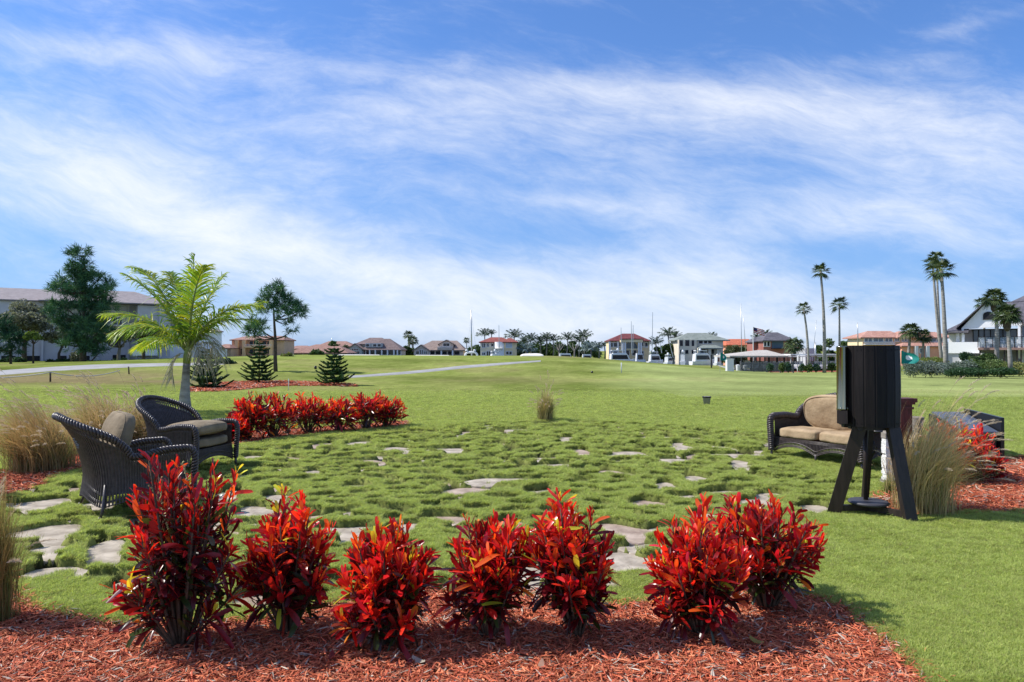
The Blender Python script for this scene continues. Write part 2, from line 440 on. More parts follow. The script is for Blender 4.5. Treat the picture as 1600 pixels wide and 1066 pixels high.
nt.links.new(vm.outputs[0], b.inputs['Base Color']); b.inputs['Roughness'].default_value = .9; b.inputs['Specular IOR Level'].default_value = .0

n3 = N(nt, 'ShaderNodeTexNoise'); n3.inputs['Scale'].default_value = 16; n3.inputs['Detail'].default_value = 6
nt.links.new(tc.outputs['Object'], n3.inputs['Vector'])
bp = N(nt, 'ShaderNodeBump'); bp.inputs['Strength'].default_value = .5; bp.inputs['Distance'].default_value = .04
nt.links.new(n3.outputs[0], bp.inputs['Height']); nt.links.new(bp.outputs[0], b.inputs['Normal'])
M['lawn'] = m
o = link('ground', me, M['lawn']); o['kind'] = 'structure'
o['label'] = 'green golf course lawn rolling away to the houses'

# canal water
wm, nt, b, out = NT('canal_water')
b.inputs['Base Color'].default_value = (.03, .06, .07, 1); b.inputs['Roughness'].default_value = .08
n = N(nt, 'ShaderNodeTexNoise'); n.inputs['Scale'].default_value = 2
bp = N(nt, 'ShaderNodeBump'); bp.inputs['Strength'].default_value = .3; bp.inputs['Distance'].default_value = .1
nt.links.new(n.outputs[0], bp.inputs['Height']); nt.links.new(bp.outputs[0], b.inputs['Normal'])
w = MB(); w.add([(-34, 117, -1.1), (64, 117, -1.1), (64, 153, -1.1), (-34, 153, -1.1)], [(0, 1, 2, 3)])
w.build('water', wm)['kind'] = 'structure'

def drape(name, left, right, mat, lift=.05, label=None, n=60, kind='structure', wob=.0):
    """strip on the ground between two world polylines"""
    def res(p, n):
        p = np.array(p, float); d = np.r_[0, np.cumsum(np.linalg.norm(np.diff(p, axis=0), axis=1))]
        t = np.linspace(0, d[-1], n); return np.stack([np.interp(t, d, p[:, 0]), np.interp(t, d, p[:, 1])], 1)
    L = res(left, n); R = res(right, n); k = 9
    mb = MB()
    vs = []
    for i in range(n):
        for j in range(k):
            f = j / (k - 1)
            q = L[i] * (1 - f) + R[i] * f
            e = lift if 0 < j < k - 1 else -.05
            vs.append((q[0], q[1], tz(q[0], q[1]) + e))
    fs = [(i*k + j, i*k + j + 1, (i+1)*k + j + 1, (i+1)*k + j) for i in range(n - 1) for j in range(k - 1)]
    mb.add(vs, fs)
    o = mb.build(name, mat, smooth=True); o['kind'] = kind
    if label: o['label'] = label
    return o

def pp(*pts): return [hit(a, b) for a, b in pts]
# cart path in the middle and the road on the left
drape('cart_path', pp((545, 591), (640, 584.5), (720, 576.5), (780, 571), (845, 565.5)), pp((545, 588), (640, 580.5), (720, 572), (780, 567.5), (845, 563.6)), M['concrete'], .05, 'pale concrete cart path crossing the fairway')
drape('cart_path', pp((1105, 570), (1140, 577), (1175, 579.3), (1230, 580.5)), pp((1095, 567), (1135, 573.5), (1175, 577), (1230, 579)), M['concrete'], .04, 'short pale path beside the shade pavilion')
drape('road', pp((-90, 590), (0, 587), (80, 580.5), (160, 576.5), (230, 573.5), (300, 571.5), (350, 570)), pp((-90, 580), (0, 579), (80, 573.5), (140, 570.2), (200, 568.8), (290, 567.5), (350, 567)), M['concrete'], .05, 'pale grey drive in front of the condominium')
def bunker(name, cx, cy, rx, ry, rise, label):
    mb = MB(); vs = []; k = 10; n = 40
    for i in range(k + 1):
        for j in range(n):
            t = 2 * PI * j / n; r = i / k * (1 + .12 * math.sin(2 * t + 1) + .06 * math.sin(3 * t))
            x = cx + rx * r * math.cos(t); y = cy + ry * r * max(math.sin(t), -.35)
            z = tz(x, y) + (.03 if i < k else -.1) + rise * (.3 + .7 * r * max(0, math.sin(t))) * (1 if i < k else .9)
            vs.append((x, y, z))
    fs = [(i*n + j, i*n + (j+1) % n, (i+1)*n + (j+1) % n, (i+1)*n + j) for i in range(k) for j in range(n)]
    mb.add(vs, fs); o = mb.build(name, M['sand'], smooth=True); o['kind'] = 'structure'; o['label'] = label
    return o
bx, by = X(833, 88), 89
bunker('sand_bunker', X(831, 92), 92, 1.45, 1.6, .42, 'domed white sand bunker on the crest of the mound')
bunker('sand_bunker', X(560, 112), 112, 3.1, 5, .15, 'pale sand bunker before the grey green house')
bunker('sand_bunker', X(675, 112), 112, 2.6, 4, .12, 'pale sand bunker before the tan house with dormer')

# ------------------------------------------------------------------ scatter by geometry nodes (stuff)
def src_coll(name, objs):
    c = bpy.data.collections.new(name)
    for o in objs: c.objects.link(o); C.objects.unlink(o)
    return c

def scatter(name, pts, rot, scl, coll, kind='stuff', label=None):
    me = bpy.data.meshes.new(name)
    me.vertices.add(len(pts)); me.vertices.foreach_set('co', np.asarray(pts, float).ravel())
    a = me.attributes.new('rot', 'FLOAT_VECTOR', 'POINT'); a.data.foreach_set('vector', np.asarray(rot, float).ravel())
    a = me.attributes.new('scl', 'FLOAT', 'POINT'); a.data.foreach_set('value', np.asarray(scl, float).ravel())
    o = bpy.data.objects.new(name, me); C.objects.link(o); o['kind'] = kind
    if label: o['label'] = label
    ng = bpy.data.node_groups.new(name + '_scatter', 'GeometryNodeTree')
    ng.interface.new_socket('Geometry', in_out='INPUT', socket_type='NodeSocketGeometry')
    ng.interface.new_socket('Geometry', in_out='OUTPUT', socket_type='NodeSocketGeometry')
    gi = ng.nodes.new('NodeGroupInput'); go = ng.nodes.new('NodeGroupOutput')
    ip = ng.nodes.new('GeometryNodeInstanceOnPoints'); ip.inputs['Pick Instance'].default_value = True
    ci = ng.nodes.new('GeometryNodeCollectionInfo'); ci.inputs['Collection'].default_value = coll
    ci.inputs['Separate Children'].default_value = True; ci.inputs['Reset Children'].default_value = True
    r = ng.nodes.new('GeometryNodeInputNamedAttribute'); r.data_type = 'FLOAT_VECTOR'; r.inputs['Name'].default_value = 'rot'
    s = ng.nodes.new('GeometryNodeInputNamedAttribute'); s.data_type = 'FLOAT'; s.inputs['Name'].default_value = 'scl'
    rv = ng.nodes.new('FunctionNodeRandomValue'); rv.data_type = 'INT'; rv.inputs['Min'].default_value = 0; rv.inputs['Max'].default_value = 63
    L = ng.links.new
    L(gi.outputs[0], ip.inputs['Points']); L(ci.outputs[0], ip.inputs['Instance']); L(r.outputs['Attribute'], ip.inputs['Rotation']); L(s.outputs['Attribute'], ip.inputs['Scale'])
    for q in rv.outputs:
        if q.type == 'INT' and q.enabled: L(q, ip.inputs['Instance Index'])
    L(ip.outputs[0], go.inputs[0])
    md = o.modifiers.new('scatter', 'NODES'); md.node_group = ng
    return o

def tuft(seed, n, h, spread, c1, c2, lean=.5, w=.0016):
    r = np.random.default_rng(seed)
    K = 4; t = np.linspace(0, 1, K)[None, :, None]
    base = np.concatenate([r.normal(0, spread, (n, 2)), -np.full((n, 1), .006)], 1)[:, None, :]
    ang = r.random(n) * 2 * PI; out = np.stack([np.cos(ang), np.sin(ang), np.zeros(n)], 1)[:, None, :]
    hh = (h * (.55 + .6 * r.random(n)))[:, None, None]; le = (lean * (.2 + 1 * r.random(n)))[:, None, None]
    P = base + out * hh * le * t**1.8 + np.array((0, 0, 1)) * hh * t * (1 - .25 * le * t)
    side = np.cross(out[:, 0], (0, 0, 1)); side = side + r.normal(0, .3, side.shape)
    W = nrm(side)[:, None, :] * (w * (1 - t**2 * .9))
    f = r.random((n, 1)); col = np.array(c1) * (1 - f) + np.array(c2) * f
    col = np.repeat(col[:, None, :], K, 1) * (.75 + .4 * t)  # base to tip gradient paints lit tops into the blade colour
    return ribbons(P, W, col, 'grass_tuft', M['grass'])

G1, G2 = (.295, .385, .085), (.54, .56, .20)
tufts = [tuft(i, 26, .034, .017, G1, G2, 1.2, .0017) for i in range(6)] + [tuft(9, 20, .03, .018, (.2, .2, .08), (.33, .29, .14), 1.1, .0014)]
tc_ = src_coll('tufts', tufts)
tufts2 = [tuft(20 + i, 34, .045, .04, G1, G2, 1.1, .0032) for i in range(5)] + [tuft(29, 26, .04, .045, (.18, .2, .07), (.3, .29, .12), 1, .003)]
tc2_ = src_coll('far_tufts', tufts2)

def grass_points(n, ya, yb, rng):
    y = ya * (yb / ya) ** rng.random(n)
    x = (rng.random(n) * 2 - 1) * (y * .92 + 1.0)
    keep = np.ones(n, bool)
    jx, jy = x + rng.normal(0, .035, n), y + rng.normal(0, .035, n)
    for B in BEDS[:4]: keep &= ~inpoly(jx, jy, B)
    h = hollow(x, y)
    keep &= h < (.04 + .16 * rng.random(n))
    x, y, h = x[keep], y[keep], h[keep]
    z = surf(x, y) - .118 * h
    return x, y, z, h
x, y, z, h = grass_points(470000, 3.2, 15, NR)
thin = vnoise(x, y, .5, 77, 3); k = NR.random(len(x)) < .55 + 1.0 * thin; x, y, z = x[k], y[k], z[k]
rot = np.stack([NR.normal(0, .2, len(x)), NR.normal(0, .2, len(x)), NR.random(len(x)) * 6.3], 1)
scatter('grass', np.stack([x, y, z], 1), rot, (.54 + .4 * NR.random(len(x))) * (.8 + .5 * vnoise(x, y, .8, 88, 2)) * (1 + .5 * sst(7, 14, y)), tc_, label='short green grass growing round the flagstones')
x, y, z, h = grass_points(108000, 13.5, 46, NR)
rot = np.stack([NR.normal(0, .2, len(x)), NR.normal(0, .2, len(x)), NR.random(len(x)) * 6.3], 1)
k = NR.random(len(x)) > sst(13, 44, y) * .97; x, y, z = x[k], y[k], z[k]; rot = rot[k]
s = np.where(y < 14.5, .58, .55) * (.7 + .6 * NR.random(len(x))) * np.sqrt(y / 9)
s *= np.where((x - .10 * y > 4) & (y > 25.5), .35, 1)
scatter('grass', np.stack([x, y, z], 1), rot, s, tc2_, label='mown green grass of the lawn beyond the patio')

# ------------------------------------------------------------------ mulch chips
def chip(seed, L, w, c):
    r = random.Random(seed); mb = MB(); K = 5; vs = []
    bend = r.uniform(-.25, .25); tw = r.uniform(-.4, .4)
    for i in range(K):
        t = i / (K - 1) - .5
        ww = w * (1 - .7 * (abs(t) * 2)**2) * r.uniform(.75, 1.1)
        yc = bend * L * (t * t) ; zc = .25 * L * t * t * r.uniform(-1, 1)
        for sy, sz in ((-1, 0), (0, 1), (1, 0), (0, -1)):
            vs.append((t * L, yc + sy * ww / 2 + tw * t * w * sz, zc + sz * w * .16))
    fs = [(i*4 + j, i*4 + (j+1) % 4, i*4 + 4 + (j+1) % 4, i*4 + 4 + j) for i in range(K - 1) for j in range(4)] + [(3, 2, 1, 0), (K*4-4, K*4-3, K*4-2, K*4-1)]
    mb.add(vs, fs); o = mb.build('wood_chip', M['chip'])
    a = o.data.color_attributes.new('Col', 'FLOAT_COLOR', 'POINT')
    a.data.foreach_set('color', list(rgb(c)) * len(vs))
    return o
cols = [(.46, .11, .05), (.56, .155, .07), (.38, .085, .045), (.60, .22, .11), (.50, .135, .07), (.26, .06, .035), (.56, .19, .10), (.62, .33, .22), (.52, .125, .06), (.42, .35, .28)]
chips = [chip(i, RN.uniform(.022, .065), RN.uniform(.004, .010), cols[(i % 10) if i % 3 else (i % 5)]) for i in range(36)]
chips += [chip(80 + i, RN.uniform(.08, .12), RN.uniform(.005, .009), cols[i % 9]) for i in range(3)]
cc_ = src_coll('chips', chips)
chips2 = [chip(50 + i, RN.uniform(.05, .09), RN.uniform(.012, .02), cols[i % 10]) for i in range(12)]
cc2_ = src_coll('far_chips', chips2)
def mulch(poly, dens, coll, label, ymin=3.0, scl=1, xlim=9, jag=.05):
    p = np.array(poly); x0, y0 = p.min(0) - .1; x1, y1 = p.max(0) + .1
    y0 = max(y0, ymin); x0 = max(x0, -xlim * 1); x1 = min(x1, xlim)
    n = int((x1 - x0) * (y1 - y0) * dens)
    x = NR.uniform(x0, x1, n); y = NR.uniform(y0, y1, n)
    k = inpoly(x + NR.normal(0, jag, n), y + NR.normal(0, jag, n), poly) & (np.abs(x) < y * .95 + 1.2)
    x, y = x[k], y[k]; n = len(x)
    z = surf(x, y) - .035 + NR.random(n)**1.5 * .04 * scl + .01
    rot = np.stack([NR.normal(0, .35, n), NR.normal(0, .22, n), NR.random(n) * 6.3], 1)
    return scatter('mulch', np.stack([x, y, z], 1), rot, (.7 + .7 * NR.random(n)) * scl, coll, label=label)
mulch(BED_FRONT, 11000, cc_, 'red shredded wood mulch of the front bed')
mulch(BED_LEFT, 2200, cc_, 'red wood mulch under the tall fountain grass', ymin=5, scl=1.3, xlim=12)
mulch(BED_RIGHT, 3000, cc_, 'red wood mulch beside the storage box', ymin=5, scl=1.3, xlim=12)
mulch(BED_HEDGE, 2200, cc2_, 'red mulch strip under the far shrub row', ymin=8, xlim=12)
mulch(BED_PINES, 160, cc2_, 'red mulch island under the small pines', ymin=20, scl=3.2, xlim=30)

# ------------------------------------------------------------------ flagstones
def flagstone(i, nice=None):
    hx, hy, a, b, an, kk = HOL[i]; p1, p2, k1, k2 = HPAR[i]
    mb = MB(); n = 22; vs = []
    rs = []
    for j in range(n):
        t = 2 * PI * j / n
        r = (1 + k1 * math.sin(2*t + p1) + k2 * math.sin(3*t + p2) + .05 * math.sin(5*t + p1*3)) * 1.10
        rs.append((a * r * math.cos(t), b * r * math.sin(t)))
    for lev, (f, dz) in enumerate(((1, -.05), (1, -.008), (.97, 0), (.55, .002), (.02, .001))):
        vs += [(q[0] * f, q[1] * f, dz) for q in rs]
    fs = [(l*n + j, l*n + (j+1) % n, (l+1)*n + (j+1) % n, (l+1)*n + j) for l in range(4) for j in range(n)] + [tuple(4*n + j for j in range(n))]
    mb.add(vs, fs)
    o = mb.build('flagstone', M['stone'] if RN.random() < .7 else M['stonered'])
    z0 = float(surf(np.array([hx]), np.array([hy]))[0])
    o.location = (hx, hy, z0 - .066); o.rotation_euler = (RN.uniform(-.02, .02), RN.uniform(-.02, .02), an)
    tag(o, nice or 'flat buff flagstone sunk in a hollow of the patio grass', 'flagstone', 'flagstones sunk in the patio grass')
    return o
lab = {0: 'buff flagstone nearest behind the left fountain grass, by the first wicker chair foot', 1: 'large pale flagstone left of the nearest wicker armchair', 2: 'pale flagstone at the edge of the left front grass patch',
       3: 'rounded flagstone just left of the tallest dark red shrub', 4: 'wide pale flagstone alone in the middle of the patio', 5: 'small oval flagstone right of the wide middle one',
       6: 'pale flagstone above the third red shrub of the front row', 7: 'large brownish flagstone right of the fifth red shrub', 8: 'largest brown mottled flagstone, low between the fifth and sixth red shrubs',
       9: 'oval pale flagstone above the gap between the fifth and sixth red shrubs', 10: 'pale flagstone behind the top of the rightmost red shrub', 11: 'flat flagstone touching the left leg of the barrel stand'}
for i in range(len(HOL)):
    if HOL[i][5] or (HOL[i][2] > .14 and RN.random() < .6):
        flagstone(i, lab.get(i))

# ------------------------------------------------------------------ sky, sun, camera
SUN_EL, SUN_AZ = rad(48), rad(-84)      # azimuth from +Y towards +X
w = bpy.data.worlds.new('World'); sc.world = w; w.use_nodes = True
nt = w.node_tree; nt.nodes.clear(); L = nt.links.new
out = nt.nodes.new('ShaderNodeOutputWorld'); bg = nt.nodes.new('ShaderNodeBackground'); bg.inputs[1].default_value = .145
sky = nt.nodes.new('ShaderNodeTexSky'); sky.sky_type = 'NISHITA'; sky.sun_disc = False
sky.sun_elevation = SUN_EL; sky.sun_rotation = SUN_AZ; sky.air_density = 1; sky.dust_density = .4; sky.ozone_density = 3
def mth(op, a, b=None, c=None, clamp=False):
    n = nt.nodes.new('ShaderNodeMath'); n.operation = op; n.use_clamp = clamp
    for i, v in enumerate((a, b, c)):
        if v is None: continue
        if isinstance(v, (int, float)): n.inputs[i].default_value = v
        else: L(v, n.inputs[i])
    return n.outputs[0]
tcn = nt.nodes.new('ShaderNodeTexCoord'); sp = nt.nodes.new('ShaderNodeSeparateXYZ'); L(tcn.outputs['Generated'], sp.inputs[0])
dx, dy, dz = sp.outputs
ya = mth('MAXIMUM', mth('ABSOLUTE', dy), .15)
A = mth('DIVIDE', dx, ya); E = mth('DIVIDE', dz, ya)
den = mth('ADD', mth('MAXIMUM', dz, 0), .13)
cx = mth('DIVIDE', dx, den); cy = mth('DIVIDE', dy, den)
def vec(a, b, c=0):
    n = nt.nodes.new('ShaderNodeCombineXYZ')
    for i, v in enumerate((a, b, c)):
        if isinstance(v, (int, float)): n.inputs[i].default_value = v
        else: L(v, n.inputs[i])
    return n.outputs[0]
def noi(v, s, d=8, r=.55, dist=0):
    n = nt.nodes.new('ShaderNodeTexNoise'); n.inputs['Scale'].default_value = s; n.inputs['Detail'].default_value = d; n.inputs['Roughness'].default_value = r
    n.inputs['Distortion'].default_value = dist; L(v, n.inputs['Vector']); return n.outputs[0]
def ramp(v, a, b):
    n = nt.nodes.new('ShaderNodeMapRange'); n.interpolation_type = 'SMOOTHSTEP'; n.inputs[1].default_value = a; n.inputs[2].default_value = b; L(v, n.inputs[0]); return n.outputs[0]
# slow warp of the streak direction, then long thin cirrus
wp = mth('MULTIPLY', mth('SUBTRACT', noi(vec(A, E, 3.1), 1.6, 3), .5), 1.3)
E2 = mth('ADD', E, mth('MULTIPLY', wp, .16))
sA = mth('ADD', A, mth('MULTIPLY', E, .8)); sE = mth('ADD', mth('MULTIPLY', E2, 5.5), mth('MULTIPLY', A, .5))
st1 = noi(vec(sA, mth('MULTIPLY', sE, .62), 1.7), 1.7, 12, .60, .25)
st2 = noi(vec(mth('MULTIPLY', sA, 3.2), mth('MULTIPLY', sE, 1.5), 7.7), 3.8, 14, .68, .3)
soft = noi(vec(A, mth('MULTIPLY', E2, 1.8), 9.3), 2.6, 8, .55, .3)
def blob(a0, e0, ra, re, k, tilt=0):
    a = mth('DIVIDE', mth('SUBTRACT', A, a0), ra)
    e = mth('DIVIDE', mth('SUBTRACT', mth('SUBTRACT', E, e0), mth('MULTIPLY', mth('SUBTRACT', A, a0), tilt)), re)
    r2 = mth('ADD', mth('MULTIPLY', a, a), mth('MULTIPLY', e, e))
    return mth('MULTIPLY', mth('EXPONENT', mth('MULTIPLY', r2, -1)), k)
def pb(px, py, rx, ry, k, tilt=0): return blob((px - 800) / F, (HY - py) / F, rx / F, ry / F, k, tilt)
B = [pb(700, 440, 420, 70, .50, -.12), pb(1080, 420, 170, 60, .30), pb(250, 330, 420, 60, .42, -.22), pb(80, 215, 260, 60, .34, -.2), pb(290, 85, 330, 34, .30, -.08),
     pb(1150, 155, 480, 34, .32, -.075), pb(1400, 345, 330, 42, .34, -.10), pb(1500, 250, 260, 70, .26), pb(900, 200, 420, 60, .20, 0), pb(910, 318, 110, 14, .30, -.12), pb(460, 195, 70, 16, .22),
     pb(1500, 40, 140, 14, .2, .3), pb(800, 520, 1500, 45, .26), pb(1370, 100, 90, 14, .2, -.05),
     pb(1150, 50, 520, 70, -.34, .0), pb(850, 370, 160, 30, -.12), pb(640, 390, 120, 22, -.1), pb(80, 375, 120, 26, -.18), pb(1350, 400, 220, 26, -.16), pb(60, 20, 300, 30, -.1)]
cov = B[0]
for q in B[1:]: cov = mth('ADD', cov, q)
tex = mth('ADD', mth('MULTIPLY', st1, .46), mth('ADD', mth('MULTIPLY', st2, .36), mth('MULTIPLY', soft, .30)))
dens = ramp(mth('ADD', mth('MULTIPLY', tex, 1.65), mth('MULTIPLY', cov, .72)), .72, 1.64)
dens = mth('MULTIPLY', dens, .93)
hs = nt.nodes.new('ShaderNodeHueSaturation'); hs.inputs['Saturation'].default_value = 1.15; hs.inputs['Value'].default_value = 1.0; L(sky.outputs[0], hs.inputs['Color'])
tm = nt.nodes.new('ShaderNodeMixRGB'); tm.blend_type = 'MULTIPLY'; tm.inputs[0].default_value = 1; tm.inputs[2].default_value = (.68, .80, 1.05, 1); L(hs.outputs[0], tm.inputs[1])
mx = nt.nodes.new('ShaderNodeMixRGB'); L(dens, mx.inputs[0]); fb = nt.nodes.new('ShaderNodeMixRGB'); L(mth('SUBTRACT', .72, mth('MULTIPLY', ramp(E, .0, .5), .55)), fb.inputs[0]); L(tm.outputs[0], fb.inputs[1]); fb.inputs[2].default_value = (1.25, 2.35, 4.5, 1); L(fb.outputs[0], mx.inputs[1]); mx.inputs[2].default_value = (5.7, 5.85, 6.15, 1)
L(mx.outputs[0], bg.inputs[0]); L(bg.outputs[0], out.inputs[0])

sun = bpy.data.lights.new('sun', 'SUN'); sun.energy = 4.8; sun.angle = rad(.6); sun.color = (1, .955, .88)
so = bpy.data.objects.new('sun', sun); C.objects.link(so)
sd = Vector((math.sin(SUN_AZ) * math.cos(SUN_EL), math.cos(SUN_AZ) * math.cos(SUN_EL), math.sin(SUN_EL)))
so.rotation_euler = sd.to_track_quat('Z', 'Y').to_euler(); so.location = sd * 50

cam = bpy.data.cameras.new('camera'); cam.sensor_width = 36; cam.lens = 24; cam.clip_start = .05; cam.clip_end = 6000
co = bpy.data.objects.new('camera', cam); C.objects.link(co); co.location = (0, 0, HC)
co.rotation_euler = (rad(90) + math.atan((HY - 533) / F), 0, 0); sc.camera = co
sc.view_settings.view_transform = 'Standard'; sc.view_settings.look = 'None'; sc.view_settings.exposure = .33; sc.view_settings.gamma = 1
sc.cycles.use_denoising = True; sc.cycles.max_bounces = 8; sc.cycles.transparent_max_bounces = 8
# ------------------------------------------------------------------ croton shrubs
def croton(name, label, group, cx, cy, H, Wd, seed, nst=34, bright=.5, yellow=.08, dens=30, L0=.11, spikes=0, lean=0, parent_z=None, skew=1.0):
    r = np.random.default_rng(seed)
    root = thing(name, label, 'croton shrub', (cx, cy, tz(cx, cy) - .02), 0, group)
    st = MB(); P, W, Cc, Fo = [], [], [], []
    K = 7; t = np.linspace(0, 1, K)
    wid = np.array([.24, .36, .52, .76, .98, 1.0, .58])
    for i in range(nst):
        a = 2 * PI * (i + r.random()) / nst * 3.618
        q = math.sqrt((i + .5) / nst)
        ex = Wd * q * math.cos(a) * skew + lean * H * .5; ey = Wd * q * math.sin(a)
        ez = H * (1 - .24 * q**3) * (.64 + .38 * r.random()) * (1 if r.random() > .12 else 1.14)
        if q > .65 and r.random() < .30: ez *= .42 + .4 * r.random()
        b = np.array([ex * .10, ey * .10, 0]); e = np.array([ex, ey, ez])
        m = np.array([ex * .50, ey * .50, ez * .46])
        pts = [((1-s)**2) * b + 2*s*(1-s) * m + s*s * e for s in np.linspace(0, 1, 7)]
        st.tube(pts, [.009 * (1 - .6 * s) + .001 for s in np.linspace(0, 1, 7)], 5)
        nl = int(dens * (.8 + .5 * r.random()))
        hot = r.random() < bright; yel = r.random() < yellow
        for j in range(nl):
            s = 1 - .60 * (j / nl)**1.15
            if ez < .3 * H: s = 1 - .6 * (j / nl)
            p = ((1-s)**2) * b + 2*s*(1-s) * m + s*s * e
            tg = nrm(2*(1-s)*(m - b) + 2*s*(e - m))
            az = j * 2.4 + r.random() * .7
            u = nrm(np.cross(tg, [.3, .2, 1])); v = np.cross(tg, u)
            ad = u * math.cos(az) + v * math.sin(az)
            up = 1.25 - 1.2 * (j / nl) + r.normal(0, .12)
            d = nrm(tg * max(up, .1) + ad * (.45 + .6 * (j / nl)) + np.array((0, 0, .10)))
            l = L0 * (.6 + .6 * r.random()) * (.75 + .5 * min(1, j / nl * 2.5))
            sd = nrm(np.cross(d, [0, 0, 1]) + r.normal(0, .25, 3))
            nn = nrm(np.cross(sd, d))
            cu = r.normal(.05, .42) - .30 * (j / nl)
            pl = p + d * l * t[:, None] + nn * l * cu * (t**2)[:, None] + sd * (l * r.normal(0, .06) * np.sin(t * PI * 1.4))[:, None]
            w0 = l * (.088 + .045 * r.random())
            tw = r.normal(0, .9)
            sv = sd[None] * np.cos(tw * t)[:, None] + nn[None] * np.sin(tw * t)[:, None]
            P.append(pl); W.append(sv * (w0 * wid)[:, None]); Fo.append(-nn[None] * (w0 * wid * .38)[:, None])
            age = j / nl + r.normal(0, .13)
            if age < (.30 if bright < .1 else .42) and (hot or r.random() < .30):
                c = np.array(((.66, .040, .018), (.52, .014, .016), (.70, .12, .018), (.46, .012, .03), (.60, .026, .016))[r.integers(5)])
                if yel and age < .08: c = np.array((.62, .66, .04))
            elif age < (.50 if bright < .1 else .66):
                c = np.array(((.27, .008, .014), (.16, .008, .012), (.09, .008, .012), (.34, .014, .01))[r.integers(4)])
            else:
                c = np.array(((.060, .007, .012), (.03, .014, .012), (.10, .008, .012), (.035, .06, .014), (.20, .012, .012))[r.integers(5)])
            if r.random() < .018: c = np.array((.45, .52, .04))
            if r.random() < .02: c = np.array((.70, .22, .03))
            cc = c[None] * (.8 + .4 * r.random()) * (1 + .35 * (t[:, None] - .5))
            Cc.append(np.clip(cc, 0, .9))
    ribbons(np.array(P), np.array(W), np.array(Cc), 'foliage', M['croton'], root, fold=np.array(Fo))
    st.build('stem', M['stem'], root, True)
    for k in range(spikes):
        sp_ = MB(); x0 = r.uniform(-.5, .4) * Wd; y0 = -Wd * r.uniform(0, .5); z0 = H * r.uniform(.55, .8); dx_ = r.uniform(-.12, .02)
        pts = [(x0 + dx_ * s, y0, z0 + .30 * s) for s in np.linspace(0, 1, 8)]
        sp_.tube(pts, .0025, 4)
        for q in np.linspace(.2, 1, 26):
            pz = (x0 + dx_ * q + r.normal(0, .006), y0 + r.normal(0, .006), z0 + .30 * q)
            sp_.tube([pz, (pz[0] + r.normal(0, .006), pz[1], pz[2] + .008)], .004, 4)
        sp_.build('flower_spike', M['spike'], root)
    return root
M['spike'] = mat_plain('pale_flower_spike', (.42, .40, .16), .7)
g = 'croton shrubs in the front row'
def yb(py): return HC / ((py - HY) / F)
fr = [(287, 1003, 742, 108, 'tallest shrub at the left end of the front row, maroon with yellow flower spikes', 46, .08, .25, 3),
      (452, 985, 790, 80, 'second red shrub from the left of the front row, open and see-through below', 30, .75, .12, 0),
      (606, 1003, 826, 84, 'third shrub from the left of the front row, broad with scarlet tops over dark leaves', 36, .72, .12, 0),
      (766, 990, 806, 76, 'fourth shrub from the left of the front row, yellow-green sprig on its upper left', 34, .6, .14, 0),
      (902, 988, 785, 78, 'fifth shrub from the left of the front row, its left half taller', 34, .62, .14, 0),
      (1092, 985, 812, 84, 'bright orange-red shrub near the right end of the front row, low and dense', 40, .95, .05, 0),
      (1196, 945, 775, 100, 'rightmost shrub of the front row, set back, with crimson leaves on bare stems', 36, .5, .02, 0)]
for i, (px, pb_, pt, hw, lab_, n, br, ye, sp_) in enumerate(fr):
    y = yb(pb_); x = X(px, y)
    H = HC + .02 - (pt - HY) / F * y
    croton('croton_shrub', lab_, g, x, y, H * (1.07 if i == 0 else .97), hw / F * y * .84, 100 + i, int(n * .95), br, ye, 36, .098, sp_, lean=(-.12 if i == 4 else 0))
g = 'croton shrubs in the far bed'
hed = [(388, 686, 618, 26, 'orange and yellow tipped shrub at the left end of the far shrub row', .3, .5), (372, 690, 655, 14, 'low crimson shrub tucked behind the wicker chair cushion', .9, 0), (428, 683, 615, 34, 'dark red shrub second in the far row, behind the wicker chair', .35, .1),
       (482, 676, 618, 32, 'bright red shrub in the middle left of the far row', .9, .05), (530, 673, 623, 30, 'lower red shrub in the centre of the far row', .85, .1), (572, 669, 612, 30, 'tall scarlet shrub second from the right of the far row', .9, .05), (606, 666, 622, 26, 'rounded dark red shrub at the right end of the far row', .5, .05)]
for i, (px, pb_, pt, hw, lab_, br, ye) in enumerate(hed):
    y = yb(pb_); x = X(px, y); H = HC - (pt - HY) / F * y
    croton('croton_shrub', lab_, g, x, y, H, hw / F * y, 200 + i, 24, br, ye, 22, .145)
g = 'croton shrubs by the storage box'
for i, (px, pb_, pt, hw, lab_, br, ye) in enumerate([(1516, 745, 668, 28, 'bright red and yellow tipped shrub in front of the black storage box', .9, .35), (1478, 752, 668, 30, 'crimson shrub half hidden behind the right fountain grass', .6, .05), (1535, 752, 700, 24, 'low dark red shrub at the foot of the black storage box', .4, 0)]):
    y = yb(pb_); x = X(px, y); H = HC - (pt - HY) / F * y
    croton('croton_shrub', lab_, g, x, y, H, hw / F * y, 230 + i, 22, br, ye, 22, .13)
y = yb(775); croton('croton_shrub', 'sparse red shrub cut off by the left edge of the photo', 'croton shrubs at the left edge', X(-22, y), y, .42, .15, 260, 12, .9, .3, 18, .12)

